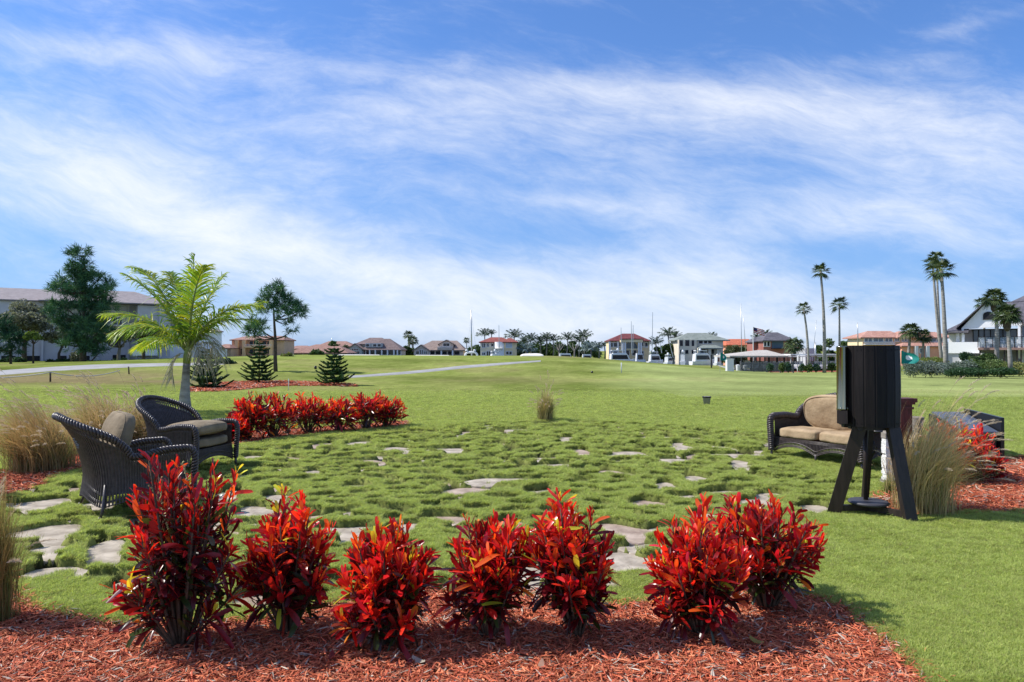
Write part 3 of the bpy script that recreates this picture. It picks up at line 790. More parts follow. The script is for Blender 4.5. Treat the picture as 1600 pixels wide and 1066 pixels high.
# ------------------------------------------------------------------ fountain grass
def fountain(name, label, px, pbase, ptop, hw, seed, n=1500, wind=(-.3, 0), plumes=60, cols=((.36, .25, .11), (.22, .20, .06)), group='fountain grass clumps', w=.0022, Yf=None, bmul=1):
    r = np.random.default_rng(seed)
    y = Yf or yb(pbase); x = X(px, y); H = HC - (ptop - HY) / F * y; R = hw / F * y
    root = thing(name, label, 'ornamental grass', (x, y, tz(x, y)), 0, group)
    K = 7; t = np.linspace(0, 1, K)[None, :, None]
    def arcs(n, hs, rs, wl, sp=.10):
        a = r.random(n) * 2 * PI; q = r.random(n)**.6
        o = np.stack([np.cos(a) * q, np.sin(a) * q, np.zeros(n)], 1)[:, None, :]
        h = (hs * (.55 + .5 * r.random(n)) * (1 - .35 * q))[:, None, None]
        b = np.concatenate([r.normal(0, sp, (n, 2)), np.zeros((n, 1))], 1)[:, None, :]
        wv = np.array([wind[0], wind[1], 0])[None, None] * h
        dr = (.2 + .9 * q[:, None, None]) 
        P = b + o * R * rs * (.25 * t + .75 * t**1.9) + wv * wl * t**2.2 + np.array((0, 0, 1)) * (h * (1.35 * t - .38 * t**2.4 * dr * 1.2))
        return P, a
    P, a = arcs(n, H * .92, 1.0, .9, R * .22)
    sd = nrm(np.stack([-np.sin(a), np.cos(a), r.normal(0, .3, n)], 1))
    W = sd[:, None, :] * (w * (1 - .85 * t**1.6)) * bmul
    f = r.random((n, 1)); c = np.array(cols[0]) * (1 - f) + np.array(cols[1]) * f
    c = np.where(r.random((n, 1)) < .12, np.array((.14, .20, .05)), c)
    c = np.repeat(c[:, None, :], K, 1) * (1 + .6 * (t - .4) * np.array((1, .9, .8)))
    ribbons(P, W, np.clip(c, 0, .9), 'blades', M['straw'], root)
    P, a = arcs(plumes, H * 1.08, 1.15, 1.25, R * .18)
    sd = nrm(np.stack([-np.sin(a), np.cos(a), r.normal(0, .3, plumes)], 1))
    W = sd[:, None, :] * (w * .6 + 0 * t)
    ribbons(P, W, np.repeat(np.array([[.45, .36, .2]]), plumes, 0), 'plume_stalk', M['straw'], root)
    # plume = dense short bristles along the last fifth, continuing the stalk
    Q, D, nb = [], [], 110
    for i in range(plumes):
        e = P[i, -1]; d = nrm(P[i, -1] - P[i, -2]) ; L_ = .10 + .07 * r.random()
        s = r.random(nb)
        dv = nrm(d[None] + np.array([wind[0], wind[1], -.5])[None] * s[:, None] * .5)
        p = e[None] + dv * (s * L_)[:, None]
        out = nrm(r.normal(0, 1, (nb, 3)) ) 
        bl = .020 * np.sin(np.clip(s * .9 + .1, 0, 1) * PI)[:, None] + .004
        Q.append(np.stack([p, p + (out * .75 + dv * .8) * bl], 1)); D.append(nrm(np.cross(out, dv + 1e-3)) * .0011 * max(1, y / 6))
    Q = np.concatenate(Q); D = np.concatenate(D)
    W = np.stack([D, D * .3], 1)
    cc = np.array((.62, .52, .40))[None] * (.8 + .4 * r.random((len(Q), 1)))
    ribbons(Q, W, np.clip(cc, 0, .9), 'plumes', M['straw'], root)
    return root
fountain('fountain_grass', 'large straw coloured fountain grass clump at the left, behind the nearest armchair', 66, 733, 618, 74, 300, 4200, (-.48, 0), 170, ((.50, .34, .17), (.34, .24, .10)), w=.0026)
fountain('fountain_grass', 'pale feathery fountain grass between the two wicker armchairs', 165, 705, 610, 70, 301, 3600, (-.3, 0), 230, ((.55, .41, .24), (.36, .27, .12)), w=.0034)
fountain('fountain_grass', 'fountain grass half hidden behind the rear armchair back', 226, 700, 618, 38, 305, 1500, (-.2, 0), 90, ((.55, .41, .24), (.36, .27, .12)), w=.0034)
fountain('fountain_grass', 'fountain grass cut off at the left edge in front of the pale flagstones', -12, 965, 735, 56, 302, 1900, (.05, -.05), 14, w=.0017)
fountain('fountain_grass', 'big windswept fountain grass right of the barrel stand', 1440, 797, 634, 66, 303, 3600, (.30, -.03), 90, ((.74, .56, .30), (.52, .42, .18)))
fountain('fountain_grass', 'small lone fountain grass tuft at the far edge of the patio', 852, 656, 603, 20, 304, 1000, (.0, 0), 45, ((.50, .40, .20), (.3, .3, .11)), w=.0045)
fountain('fountain_grass', 'straggly weeds at the foot of the barrel stand', 1388, 770, 735, 16, 306, 260, (.05, 0), 0 + 2, ((.2, .25, .07), (.34, .3, .12)))

# small broad weeds at the stand's right foot
def weed(px, py, s, label):
    y = yb(py); x = X(px, y); r = np.random.default_rng(int(px))
    n = 14; K = 5; t = np.linspace(0, 1, K)[None, :, None]
    a = r.random(n) * 2 * PI; o = np.stack([np.cos(a), np.sin(a) * .6, np.zeros(n)], 1)[:, None, :]
    P = o * s * (t) + np.array((0, 0, 1)) * s * (.8 * t - .6 * t**2)
    W = nrm(np.stack([-np.sin(a), np.cos(a), np.zeros(n)], 1))[:, None, :] * (s * .07 * np.sin(t * PI * .9 + .25))
    o_ = ribbons(P, W, np.array([[.12, .2, .05]]) * (.7 + .6 * r.random((n, 1))), 'weed', M['leaf'], None, loc=(x, y, tz(x, y)))
    tag(o_, label, 'weed')
weed(1398, 806, .10, 'small green weed at the foot of the barrel stand leg')
weed(1376, 800, .08, 'smaller green weed left of the barrel stand right leg')

# ------------------------------------------------------------------ feather palm beside the chairs
def frond(P, W, Cc, a, b, c, L_, n, r, droop, wl, colf, wmul=1, rach=None, upv=0.35):
    """leaflets along the bezier a-b-c"""
    s = np.linspace(.12, 1, n)
    for side in (-1, 1):
        for q in s:
            p = (1-q)**2 * a + 2*q*(1-q) * b + q*q * c
            tg = nrm(2*(1-q)*(b - a) + 2*q*(c - b))
            sd = nrm(np.cross(tg, [0, 0, 1]) + 1e-4); nn = np.cross(sd, tg)
            l = L_ * (math.sin(PI * (q * .82 + .14))**.7) * (.85 + .3 * r.random())
            d = nrm(tg * (.55 + .75 * q) + sd * side * (1.0 - .2 * q) + nn * (upv + r.normal(0, .14)))
            K = 5; t = np.linspace(0, 1, K)[:, None]
            pl = p + d * l * t + np.array((0, 0, -1)) * l * droop * (.5 + r.random()) * t**2.1
            w = nrm(np.cross(d, nn) + r.normal(0, .3, 3)) * wl * wmul
            P.append(pl); W.append(w[None] * (np.array([.5, 1, .9, .6, .08])[:, None]))
            Cc.append(np.array(colf(q, r))[None] * (1 + .35 * (t - .3)))
def near_palm():
    Y0 = 16.6; x0 = X(290, Y0); z0 = tz(x0, Y0)
    root = thing('feather_palm', 'young green feather palm with a pale swollen trunk behind the wicker armchairs', 'palm tree', (x0, Y0, z0))
    r = np.random.default_rng(5)
    def L_(px, py, dy=0): return np.array((X(px, Y0 + dy) - x0, dy, Z(py, Y0 + dy) - z0))
    tr = MB()
    tr.tube([L_(290, 650), L_(290, 638), L_(289, 620), L_(290, 600), L_(291, 580), L_(292, 566)], [.15, .145, .125, .10, .088, .085], 14)
    tr.build('trunk', M['palmtrunk'], root, True)
    cs = MB(); cs.tube([L_(292, 568), L_(293, 556), L_(294, 545), L_(294, 535)], [.088, .095, .075, .05], 12); cs.build('crownshaft', M['palmshaft'], root, True)
    cr = L_(293, 552)
    ends = [((262, 470), (192, 428), -.5), ((252, 430), (205, 418), .9), ((240, 490), (162, 492), .2), ((300, 470), (302, 398), 0), ((318, 470), (352, 428), .7), ((330, 480), (404, 478), -.3),
            ((300, 500), (398, 500), .9), ((330, 500), (412, 472), 1.2), ((250, 500), (178, 520), -1.0), ((300, 440), (322, 415), -.9), ((280, 450), (262, 425), 1.1), ((270, 520), (215, 545), 1.2)]
    rc = MB(); P, W, Cc = [], [], []
    gcol = lambda q, r: np.array(((.28, .36, .03), (.18, .30, .035), (.36, .38, .04), (.12, .22, .03))[r.integers(4)]) 
    for i, (m_, e_, dy) in enumerate(ends):
        b = L_(m_[0], m_[1] - 8, dy * .5); c = L_(e_[0], e_[1], dy)
        pts = [(1-s)**2 * cr + 2*s*(1-s) * b + s*s * c for s in np.linspace(0, 1, 9)]
        rc.tube(pts, [.030 * (1 - .85 * s) + .002 for s in np.linspace(0, 1, 9)], 5)
        frond(P, W, Cc, cr, b, c, .74, 66, r, .55, .018, gcol)
    rc.build('frond_stalk', M['palmshaft'], root, True)
    ribbons(np.array(P), np.array(W), np.clip(np.array(Cc), 0, .9), 'fronds', M['palm'], root)
    P, W, Cc = [], [], []
    dc = lambda q, r: np.array(((.30, .27, .20), (.22, .21, .15), (.38, .33, .24)))[r.integers(3)]
    for m_, e_, dy in (((330, 515), (345, 560), -.3), ((345, 510), (330, 570), .5), ((325, 525), (312, 580), -.5), ((270, 550), (268, 590), -.2), ((310, 500), (350, 545), .2)):
        frond(P, W, Cc, cr, L_(m_[0], m_[1], dy * .5), L_(e_[0], e_[1], dy), .5, 26, r, .9, .010, dc)
    ribbons(np.array(P), np.array(W), np.array(Cc), 'dead_fronds', M['straw'], root)
M['palmtrunk'] = mat_noise('palm_trunk', (.13, .11, .09), (.42, .40, .37), 2.6, .8, .4, 7, stretch=(1, 1, 2.5))
M['palmshaft'] = mat_noise('palm_crownshaft', (.15, .20, .04), (.26, .28, .08), 5, .5, .2)
near_palm()

# ------------------------------------------------------------------ trees
def leafcloud(cl, n, size, cols, r, name, mat, parent, asp=.5, flat=.0):
    """cl: list of (centre, radii, weight); leaves as small cards spread in the clumps"""
    wt = np.array([c[2] for c in cl]); k = r.choice(len(cl), n, p=wt / wt.sum())
    ce = np.array([c[0] for c in cl])[k]; ra = np.array([c[1] for c in cl])[k]
    d = nrm(r.normal(0, 1, (n, 3))) * (r.random((n, 1))**.45)
    p = ce + d * ra
    a = nrm(r.normal(0, 1, (n, 3)) + d * .6 + np.array((0, 0, -.2))); s = size * (.6 + .8 * r.random((n, 1)))
    P = np.stack([p - a * s * .5, p + a * s * .1, p + a * s * .5], 1)
    sd = nrm(np.cross(a, r.normal(0, 1, (n, 3))))
    W = sd[:, None, :] * (s * asp * .5)[:, None, :] * np.array([.35, 1, .3])[None, :, None]
    tone = r.random(len(cl))[k]; cols = np.array(cols)
    ci = np.clip((tone * .6 + r.random(n) * .4) * len(cols), 0, len(cols) - 1).astype(int)
    c = cols[ci] * (.7 + .6 * r.random((n, 1)))
    return ribbons(P, W, c, name, mat, parent)

GREEN = [(.03, .06, .022), (.05, .095, .028), (.07, .12, .035), (.10, .15, .045)]
OLIVE = [(.11, .12, .085), (.16, .17, .12), (.20, .21, .15), (.09, .10, .07)]
def broad(name, label, px, py, top, hw, Y, seed, cols=GREEN, n=3500, size=None, group=None, trunk=.35, bark='bark', ncl=14, cat='tree', crook=.4, multi=1):
    r = np.random.default_rng(seed); x = X(px, Y); z0 = Z(py, Y) if py else tz(x, Y)
    H = Z(top, Y) - z0; R = hw / F * Y
    root = thing(name, label, cat, (x, Y, z0), 0, group)
    tb = MB(); th = H * trunk; cl = []
    for i in range(ncl):
        a = r.random() * 2 * PI; q = r.random()**.5
        c = np.array([R * .72 * q * math.cos(a), R * .72 * q * math.sin(a), th + (H - th) * ((.28 if trunk > .2 else .05) + (.5 if trunk > .2 else .8) * (1 - q * q) * r.random() + .2 * r.random())])
        rr = R * (.28 + .16 * r.random()); rz = min(rr * .8, (H - th) * .32)
        c[2] = min(c[2], H - rz)
        cl.append((c, np.array([rr, rr, rz]), rr * rr))
    t0 = R * .05 + H * .012
    top_ = np.array([r.normal(0, .08) * R, 0, th])
    tb.tube([(0, 0, -.3), (r.normal(0, .03) * R * crook, 0, th * .5), top_], [t0 * 1.25, t0, t0 * .8], 8)
    for c, ra, _ in cl[:9]:
        m_ = top_ * .45 + c * .55 + np.array([0, 0, -.12 * H]) * crook
        tb.tube([top_ * .9, m_, c], [t0 * .55, t0 * .35, t0 * .12], 5)
    tb.build('trunk', M[bark], root, True)
    leafcloud(cl, n, size or R * .13, cols, r, 'crown', M['leaf'], root)
    return root

def pine(name, label, px, py, Y, clumps, trunk_pts, seed, n=90, cols=None, L_=.30, trunk_r=.2, dens=26, branch_from=None):
    """clumps: (px,py,rpx) image-plane clumps, given depth at random"""
    r = np.random.default_rng(seed); x = X(px, Y); z0 = Z(py, Y)
    root = thing(name, label, 'pine tree', (x, Y, z0))
    tb = MB()
    tp = [np.array((X(a, Y) - x, 0, Z(b, Y) - z0)) for a, b in trunk_pts]
    tb.tube([p for p in tp], [trunk_r * (1 - .85 * i / (len(tp) - 1)) for i in range(len(tp))], 8)
    P, W, Cc = [], [], []
    cols = cols or [(.035, .095, .05), (.055, .14, .07), (.09, .19, .075)]
    for (a, b, rp, cnt) in clumps:
        R = rp / F * Y
        dep = r.normal(0, .7) * R * 1.2
        c = np.array((X(a, Y) - x, dep, Z(b, Y) - z0)); cnt = int(cnt * 1.3)
        # branch from the nearest trunk point a bit lower
        zz = c[2] - .35 * abs(c[0]) ; ti = min(range(len(tp)), key=lambda i: abs(tp[i][2] - zz)); s0 = tp[ti]
        if abs(c[0]) > .3: tb.tube([s0, s0 * .45 + c * .55 + np.array((0, 0, -.1 * abs(c[0]))), c], [trunk_r * .35, trunk_r * .22, .02], 5)
        for k in range(cnt):
            o = nrm(r.normal(0, 1, 3)) * r.random()**.5 * np.array((R, R, R * .8)); q = c + o
            ax = nrm(o + np.array((0, 0, R * .5)) + r.normal(0, .2, 3) * R)
            tb_ = q
            tone = cols[r.integers(len(cols))]
            d = nrm(ax[None] * .8 + r.normal(0, .75, (dens, 3))); l = L_ * (.6 + .6 * r.random((dens, 1)))
            b0 = tb_[None] + ax[None] * (r.random((dens, 1)) * L_ * .7)
            P.append(np.stack([b0, b0 + d * l * .6, b0 + d * l + np.array((0, 0, -.04))], 1))
            w = nrm(np.cross(d, r.normal(0, 1, (dens, 3)))) * (.017 * Y / 60)
            W.append(np.stack([w, w, w * .3], 1)); Cc.append(np.array(tone)[None] * (.7 + .7 * r.random((dens, 1))))
    tb.build('trunk', M['bark'], root, True)
    ribbons(np.concatenate(P), np.concatenate(W), np.concatenate(Cc), 'crown', M['needle'], root)
    return root
r_ = random.Random(3)
cl = []
for py_, w0, w1 in ((402, -8, 10), (414, -20, 18), (426, -22, 26), (438, -46, 30), (450, -50, 44), (462, -34, 52), (476, -48, 50), (488, -44, 44), (500, -26, 44), (512, -38, 42), (524, -34, 44), (536, -22, 34), (546, 6, 34)):
    k = max(2, int((w1 - w0) / 13))
    for j in range(k):
        if r_.random() < .12: continue
        cl.append((127 + w0 + (w1 - w0) * (j + .5) / k + r_.uniform(-4, 4), py_ + r_.uniform(-5, 5), r_.uniform(7, 12), 14))
pine('pine_tree', 'tallest dark pine in front of the grey condominium', 129, 571, 84, cl, [(129, 574), (130, 540), (130, 500), (131, 460), (131, 420), (130, 400)], 41, L_=.75, trunk_r=.42, dens=22)
cl = []
for (a, b, rp, c) in ((430, 458, 15, 26), (415, 468, 14, 20), (445, 470, 16, 26), (462, 482, 13, 20), (470, 490, 8, 12), (405, 480, 12, 16), (450, 490, 14, 20), (425, 480, 12, 14), (398, 508, 13, 22), (386, 515, 9, 12), (410, 514, 9, 10), (452, 507, 6, 5), (458, 516, 4, 3), (445, 523, 5, 3), (395, 525, 8, 8), (440, 452, 8, 8)):
    cl.append((a, b, rp, c))
pine('pine_tree', 'slender umbrella shaped pine rising behind the small tiered conifers', 430, 583, 60, cl, [(431, 586), (430, 560), (430, 530), (428, 500), (427, 480), (430, 460)], 43, L_=.5, trunk_r=.2, dens=24)
cl = [(a + r_.uniform(-3, 3), b + r_.uniform(-3, 3), 9, 14) for a, b in ((-5, 500), (5, 510), (12, 520), (2, 530), (20, 532), (28, 542), (8, 545), (-8, 545), (30, 530), (18, 548), (-5, 520))]
pine('pine_tree', 'short bushy pine cut off by the left edge', 15, 566, 80, cl, [(17, 570), (16, 550), (12, 530), (8, 505)], 44, L_=.6, trunk_r=.15, dens=22, cols=[(.025, .08, .04), (.035, .10, .05), (.02, .06, .03)])

def norfolk(label, px, py, top, hw, Y, seed):
    r = np.random.default_rng(seed); x = X(px, Y); z0 = tz(x, Y); H = Z(top, Y) - z0; R = hw / F * Y
    root = thing('tiered_conifer', label, 'conifer', (x, Y, z0), 0, 'small tiered conifers in the mulch island')
    tb = MB(); tb.tube([(0, 0, -.1), (0, 0, H * .5), (0, 0, H)], [.05, .035, .01], 6)
    P, W, Cc = [], [], []; nt_ = 12
    for i in range(nt_):
        f = i / (nt_ - 1); z = H * (.10 + .86 * f) + r.normal(0, .03); L_ = R * (1.04 - f)**.72 * (.88 + .2 * r.random()) + .04
        for k in range(8):
            a = 2 * PI * (k + .5 * (i % 2) + r.normal(0, .12)) / 8; o = np.array((math.cos(a), math.sin(a), 0)); Lk = L_ * (.62 + .55 * r.random())
            e = lambda s: np.array((0, 0, z)) + o * Lk * s + np.array((0, 0, Lk * (-.14 * math.sin(s * PI) + .16 * s * s + .02)))
            tb.tube([e(0), e(.5), e(1)], [.014, .010, .004], 4)
            n = int(210 * (.25 + Lk / R))
            s = .12 + .88 * r.random(n)
            p = np.array([e(q) for q in s]); sg = np.where(r.random(n) < .5, -1, 1)[:, None]
            sd = np.array((-math.sin(a), math.cos(a), 0))[None] * sg
            d = nrm(sd * (.9) + o[None] * (.5 + .4 * r.random((n, 1))) + np.array((0, 0, .35))[None] + r.normal(0, .22, (n, 3)))
            l = (.19 * (1.1 - .6 * s) * (.4 + .6 * min(1, Lk / R * 1.3)))[:, None] * (.6 + .6 * r.random((n, 1))) * (R / 1.0)
            P.append(np.stack([p, p + d * l * .55, p + d * l], 1)); w = nrm(np.cross(d, r.normal(0, 1, (n, 3)))) * .024
            W.append(np.stack([w, w, w * .4], 1)); Cc.append(np.array(((.03, .085, .032), (.05, .115, .04), (.07, .15, .05)))[r.integers(3)][None] * (.65 + .7 * r.random((n, 1))))
    tb.build('trunk', M['bark'], root, True)
    ribbons(np.concatenate(P), np.concatenate(W), np.concatenate(Cc), 'crown', M['needle'], root)
norfolk('small tiered conifer at the right of the mulch island, behind the far shrub row', 522, 602, 532, 30, hit(522, 602)[1], 51)
norfolk('small tiered conifer in the middle, in front of the slender pine', 405, 599, 528, 28, hit(405, 599)[1], 52)
norfolk('small tiered conifer just right of the feather palm', 324, 608, 544, 32, hit(324, 608)[1], 53)

# fan palms ---------------------------------------------------------------
def fan_palm(name, label, base, top, R, Y, seed, nfr=26, trunk_r=.16, group=None, droop=.5, crown_h=1.0, mid=None, boot=False, cols=None, skirt=False, tophalf=False):
    """base, top = photo pixels of the trunk ends"""
    r = np.random.default_rng(seed); x = X(base[0], Y); z0 = Z(base[1], Y)
    root = thing(name, label, 'palm tree', (x, Y, z0), 0, group)
    e = np.array((X(top[0], Y) - x, 0, Z(top[1], Y) - z0)); mm = e * .5 if mid is None else np.array((X(mid[0], Y) - x, 0, Z(mid[1], Y) - z0))
    tb = MB(); S = np.linspace(0, 1, 8); pts = [(1-s)**2 * np.zeros(3) + 2*s*(1-s) * mm + s*s * e for s in S]; pts[0] = np.array((0, 0, -.4))
    tb.tube(pts, [trunk_r * (1.25 - .6 * s) for s in S], 8)
    tb.build('trunk', M['palmbark'], root, True)
    if boot:
        q = MB(); q.tube([e + np.array((0, 0, d)) for d in (-1.4, -1.1, -.6, -.1)], [trunk_r * .9, trunk_r * 1.9, trunk_r * 2.1, trunk_r], 9); q.build('boots', M['bark'], root, True)
    P, W, Cc = [], [], []; st = MB()
    cols = cols or [(.03, .055, .022), (.05, .08, .03), (.07, .10, .035)]
    for i in range(nfr):
        a = i * 2.4 + r.random() * .5; el = 1.3 - 1.95 * (i / nfr)**.9 + r.normal(0, .08)
        if tophalf: el = 1.3 - 1.2 * (i / nfr)
        o = np.array((math.cos(a) * math.cos(el), math.sin(a) * math.cos(el), math.sin(el) * crown_h))
        Ls = R * (.45 + .15 * r.random()); p = e + o * Ls
        st.tube([e, p], [.025, .012], 4)
        sdv = nrm(np.cross(o, (0, 0, 1)) + 1e-4); nn = np.cross(sdv, o)
        nl = 15; tone = np.array(cols[r.integers(len(cols))])
        for k in range(nl):
            th = (k / (nl - 1) - .5) * 3.7
            d = nrm(o * math.cos(th) + sdv * math.sin(th)); l = R * .52 * (.75 + .3 * math.cos(th)) * (.85 + .3 * r.random())
            t = np.array([0, .45, 1])[:, None]
            P.append(p + d * l * t + np.array((0, 0, -1)) * l * droop * t**2 * (.6 + .6 * r.random()))
            w = nrm(np.cross(d, nn)) * l * .085; W.append(w[None] * np.array([.25, 1, .12])[:, None]); Cc.append(tone * (.7 + .6 * r.random()))
    st.build('frond_stalk', M['palmshaft'], root)
    ribbons(np.array(P), np.array(W), np.array(Cc), 'fronds', M['farpalm'], root)
    return root
Yp = 74
g = 'tall fan palms on the right'
fan_palm('fan_palm', 'tallest lone fan palm, the middle of the three standing left of the barrel', (1288, 577), (1283, 424), 1.15, Yp, 61, 24, .17, g, .35, mid=(1290, 500))
fan_palm('fan_palm', 'shorter fan palm leaning left, left of the tallest lone one', (1263, 576), (1256, 483), 1.0, Yp, 62, 18, .13, g, .4, mid=(1263, 520))
fan_palm('fan_palm', 'shorter straight fan palm just left above the barrel', (1312, 577), (1312, 476), 1.1, Yp, 63, 20, .12, g, .4)
fan_palm('fan_palm', 'thickest front palm of the trio near the white clubhouse', (1478, 579), (1472, 423), 1.45, 66, 64, 26, .19, g, .4, mid=(1477, 500))
fan_palm('fan_palm', 'left palm of the trio near the white clubhouse, gently bowed', (1473, 575), (1459, 412), 1.15, 72, 65, 22, .15, g, .4, mid=(1462, 480))
fan_palm('fan_palm', 'thin middle palm of the trio near the white clubhouse', (1472, 575), (1465, 404), 1.1, 76, 66, 22, .13, g, .35, mid=(1466, 490))
g = 'sabal palms near the clubhouse'
fan_palm('sabal_palm', 'sabal palm with round dark crown rising left of the teal flag', (1418, 572), (1423, 518), 1.55, 92, 67, 40, .2, g, .6)
fan_palm('sabal_palm', 'smaller sabal palm above the right edge of the teal flag', (1440, 572), (1444, 526), 1.35, 92, 68, 30, .18, g, .6)
fan_palm('sabal_palm', 'taller left sabal palm in front of the clubhouse gable', (1557, 562), (1555, 466), 1.28, 66, 69, 44, .17, g, .55, mid=(1560, 510), boot=True)
fan_palm('sabal_palm', 'right sabal palm in front of the clubhouse, orange boots under its crown', (1579, 574), (1574, 492), 1.28, 58, 70, 46, .15, g, .55, boot=True)
fan_palm('sabal_palm', 'bushy sabal palm in front of the brick house', (1243, 577), (1241, 540), 1.5, 88, 71, 34, .22, None, .7)
fan_palm('sabal_palm', 'dark sabal palm peeking over the clubhouse roof edge', (1540, 560), (1537, 474), 1.3, 92, 72, 22, .15, None, .6)
fan_palm('sabal_palm', 'twin headed palm silhouette between the grey green and tan houses', (640, 560), (638, 524), 1.5, 165, 73, 26, .25, None, .5)
fan_palm('sabal_palm', 'second head of the palm pair between the grey green and tan houses', (645, 560), (645, 532), 1.6, 163, 74, 28, .25, None, .6)
fan_palm('sabal_palm', 'tiny palm left of the sailboat mast', (729, 560), (729, 532), 1.1, 172, 75, 20, .12, None, .6)

def far_palm(label, px, base, top, R, Y, seed, cols=None, nf=13, trunk=.16):
    r = np.random.default_rng(seed); x = X(px, Y); z0 = Z(base, Y)
    root = thing('coconut_palm', label, 'palm tree', (x, Y, z0), 0, 'palms and trees along the canal')
    e = np.array((r.normal(0, .3), 0, Z(top, Y) - z0)); tb = MB(); tb.tube([(0, 0, -.5), e * .5 + np.array((.15, 0, 0)), e], [trunk * 1.3, trunk, trunk * .8], 6)
    tb.build('trunk', M['palmbark'], root, True)
    P, W, Cc = [], [], []; cols = cols or [(.022, .042, .025), (.035, .06, .03), (.05, .08, .035)]
    for i in range(nf):
        a = i * 2.4; el = 1.4 - 1.25 * i / nf; h = np.array((math.cos(a), math.sin(a), 0))
        b = e + (h * math.cos(el) + np.array((0, 0, math.sin(el)))) * R * .65; c = e + h * R * (.25 + .8 * math.cos(el)) + np.array((0, 0, R * (math.sin(el) * 1.0 - .22)))
        tone = np.array(cols[r.integers(len(cols))])
        frond(P, W, Cc, e, b, c, R * .34, 14, r, .7, .075 * R / 2.4, lambda q, r: tone * (.7 + .6 * r.random()), upv=.05)
    ribbons(np.array(P), np.array(W), np.array(Cc), 'fronds', M['farpalm'], root)
dk = [(.02, .038, .026), (.03, .052, .03)]
for i, (px, ba, to, R, Y, lb) in enumerate([
    (805, 560, 527, 2.6, 158, 'coconut palm at the right corner of the red roofed cream house'), (822, 560, 536, 2.4, 162, 'low palm just above the domed sand bunker'), (829, 560, 532, 2.5, 165, 'palm left in the canal row, above the sand bunker'),
    (843, 560, 535, 2.2, 166, 'palm in the canal row behind the blue grey palm'), (853, 560, 530, 2.3, 166, 'tall slim palm in the left half of the canal row'), (864, 560, 533, 2.3, 166, 'palm right of the tall slim one in the canal row'),
    (884, 560, 530, 2.4, 166, 'palm standing over the white runabout in the canal row'), (904, 560, 534, 2.4, 166, 'palm right of the second bare tree in the canal row'), (913, 560, 528, 2.9, 168, 'big dark palm head at the right of the canal row'),
    (936, 560, 543, 1.8, 166, 'small palm left of the maroon roofed house'), (945, 560, 541, 1.6, 166, 'smallest palm touching the maroon roofed house'), (1026, 562, 537, 2.2, 150, 'palm between the maroon and grey green roofs'),
    (1046, 562, 524, 2.6, 160, 'tall palm left of the grey green roofed house'), (1053, 562, 528, 2.2, 162, 'palm leaning over the grey green roof edge'), (1115, 560, 526, 2.0, 215, 'palm tips behind the grey green roof'),
    (757, 556, 524, 2.4, 170, 'palm over the left end of the red roofed cream house'), (768, 556, 522, 1.6, 172, 'small palm behind the ridge of the red roofed cream house'), (1196, 560, 524, 2.2, 190, 'palm head left behind the brick house roof'), (1184, 560, 527, 1.8, 195, 'lower palm head left behind the brick house')]):
    far_palm(lb, px, ba, to, R, Y, 400 + i)
sil = [(.12, .17, .17), (.16, .21, .21)]
far_palm('silvery blue grey palm left behind the domed sand bunker', 827, 560, 549, 2.6, 150, 450, sil, 18)
far_palm('silvery blue grey palm behind the small open boat', 922, 560, 547, 2.6, 150, 451, sil, 18)

g = 'trees along the canal'
for i, (px, ba, to, hw, Y, lb, cols) in enumerate([
    (760, 560, 527, 17, 172, 'dense round tree behind the red roofed cream house', GREEN), (742, 560, 541, 14, 165, 'bushy tree right of the sailboat mast', GREEN), (725, 560, 544, 10, 160, 'bushy green tree left of the sailboat mast', GREEN), (812, 560, 541, 14, 172, 'dark tree between the cream house and the sand bunker', GREEN),
    (840, 560, 541, 18, 174, 'dark tree mass behind the left canal palms', GREEN), (868, 560, 540, 18, 174, 'dark tree mass behind the middle canal palms', GREEN), (892, 560, 540, 16, 174, 'dark tree behind the white runabout', GREEN), (917, 560, 531, 17, 176, 'tall dark tree at the right of the canal palms', GREEN),
    (636, 562, 541, 12, 160, 'green tree right of the grey green house', GREEN), (1030, 564, 543, 14, 158, 'dark tree right of the maroon roofed house', GREEN), (1045, 566, 536, 12, 150, 'bright green tree left of the beige canal house', [(.05, .09, .02), (.08, .13, .03), (.11, .15, .04)]),
    (1145, 572, 531, 20, 122, 'olive green tree right of the beige canal house', [(.06, .085, .03), (.09, .11, .05), (.12, .13, .06)]), (1166, 572, 542, 14, 125, 'dark green tree below the red orange roof', GREEN), (1190, 572, 538, 10, 122, 'green shrub tree left of the brick house', [(.04, .09, .03), (.06, .12, .035)]),
    (1274, 575, 536, 16, 150, 'green tree right of the brick house', GREEN), (1296, 575, 532, 20, 155, 'large green tree left of the barrel', GREEN), (1322, 575, 529, 16, 150, 'green tree behind the palms at the long orange building', GREEN),
    (1263, 575, 543, 8, 120, 'small dark tree beside the brick house wall', GREEN), (520, 560, 536, 10, 185, 'tree behind the small tiered conifer on the right', GREEN), (541, 560, 536, 9, 190, 'tree at the left corner of the grey green house', OLIVE), (494, 560, 545, 12, 120, 'tree left of the small tiered conifer', GREEN)]):
    broad('tree', lb, px, ba, to - (8 if 805 < px < 920 else 3), hw * (1.3 if 805 < px < 920 else 1.1), Y, 500 + i, cols, 2800, .5 * Y / 150, g, .08)
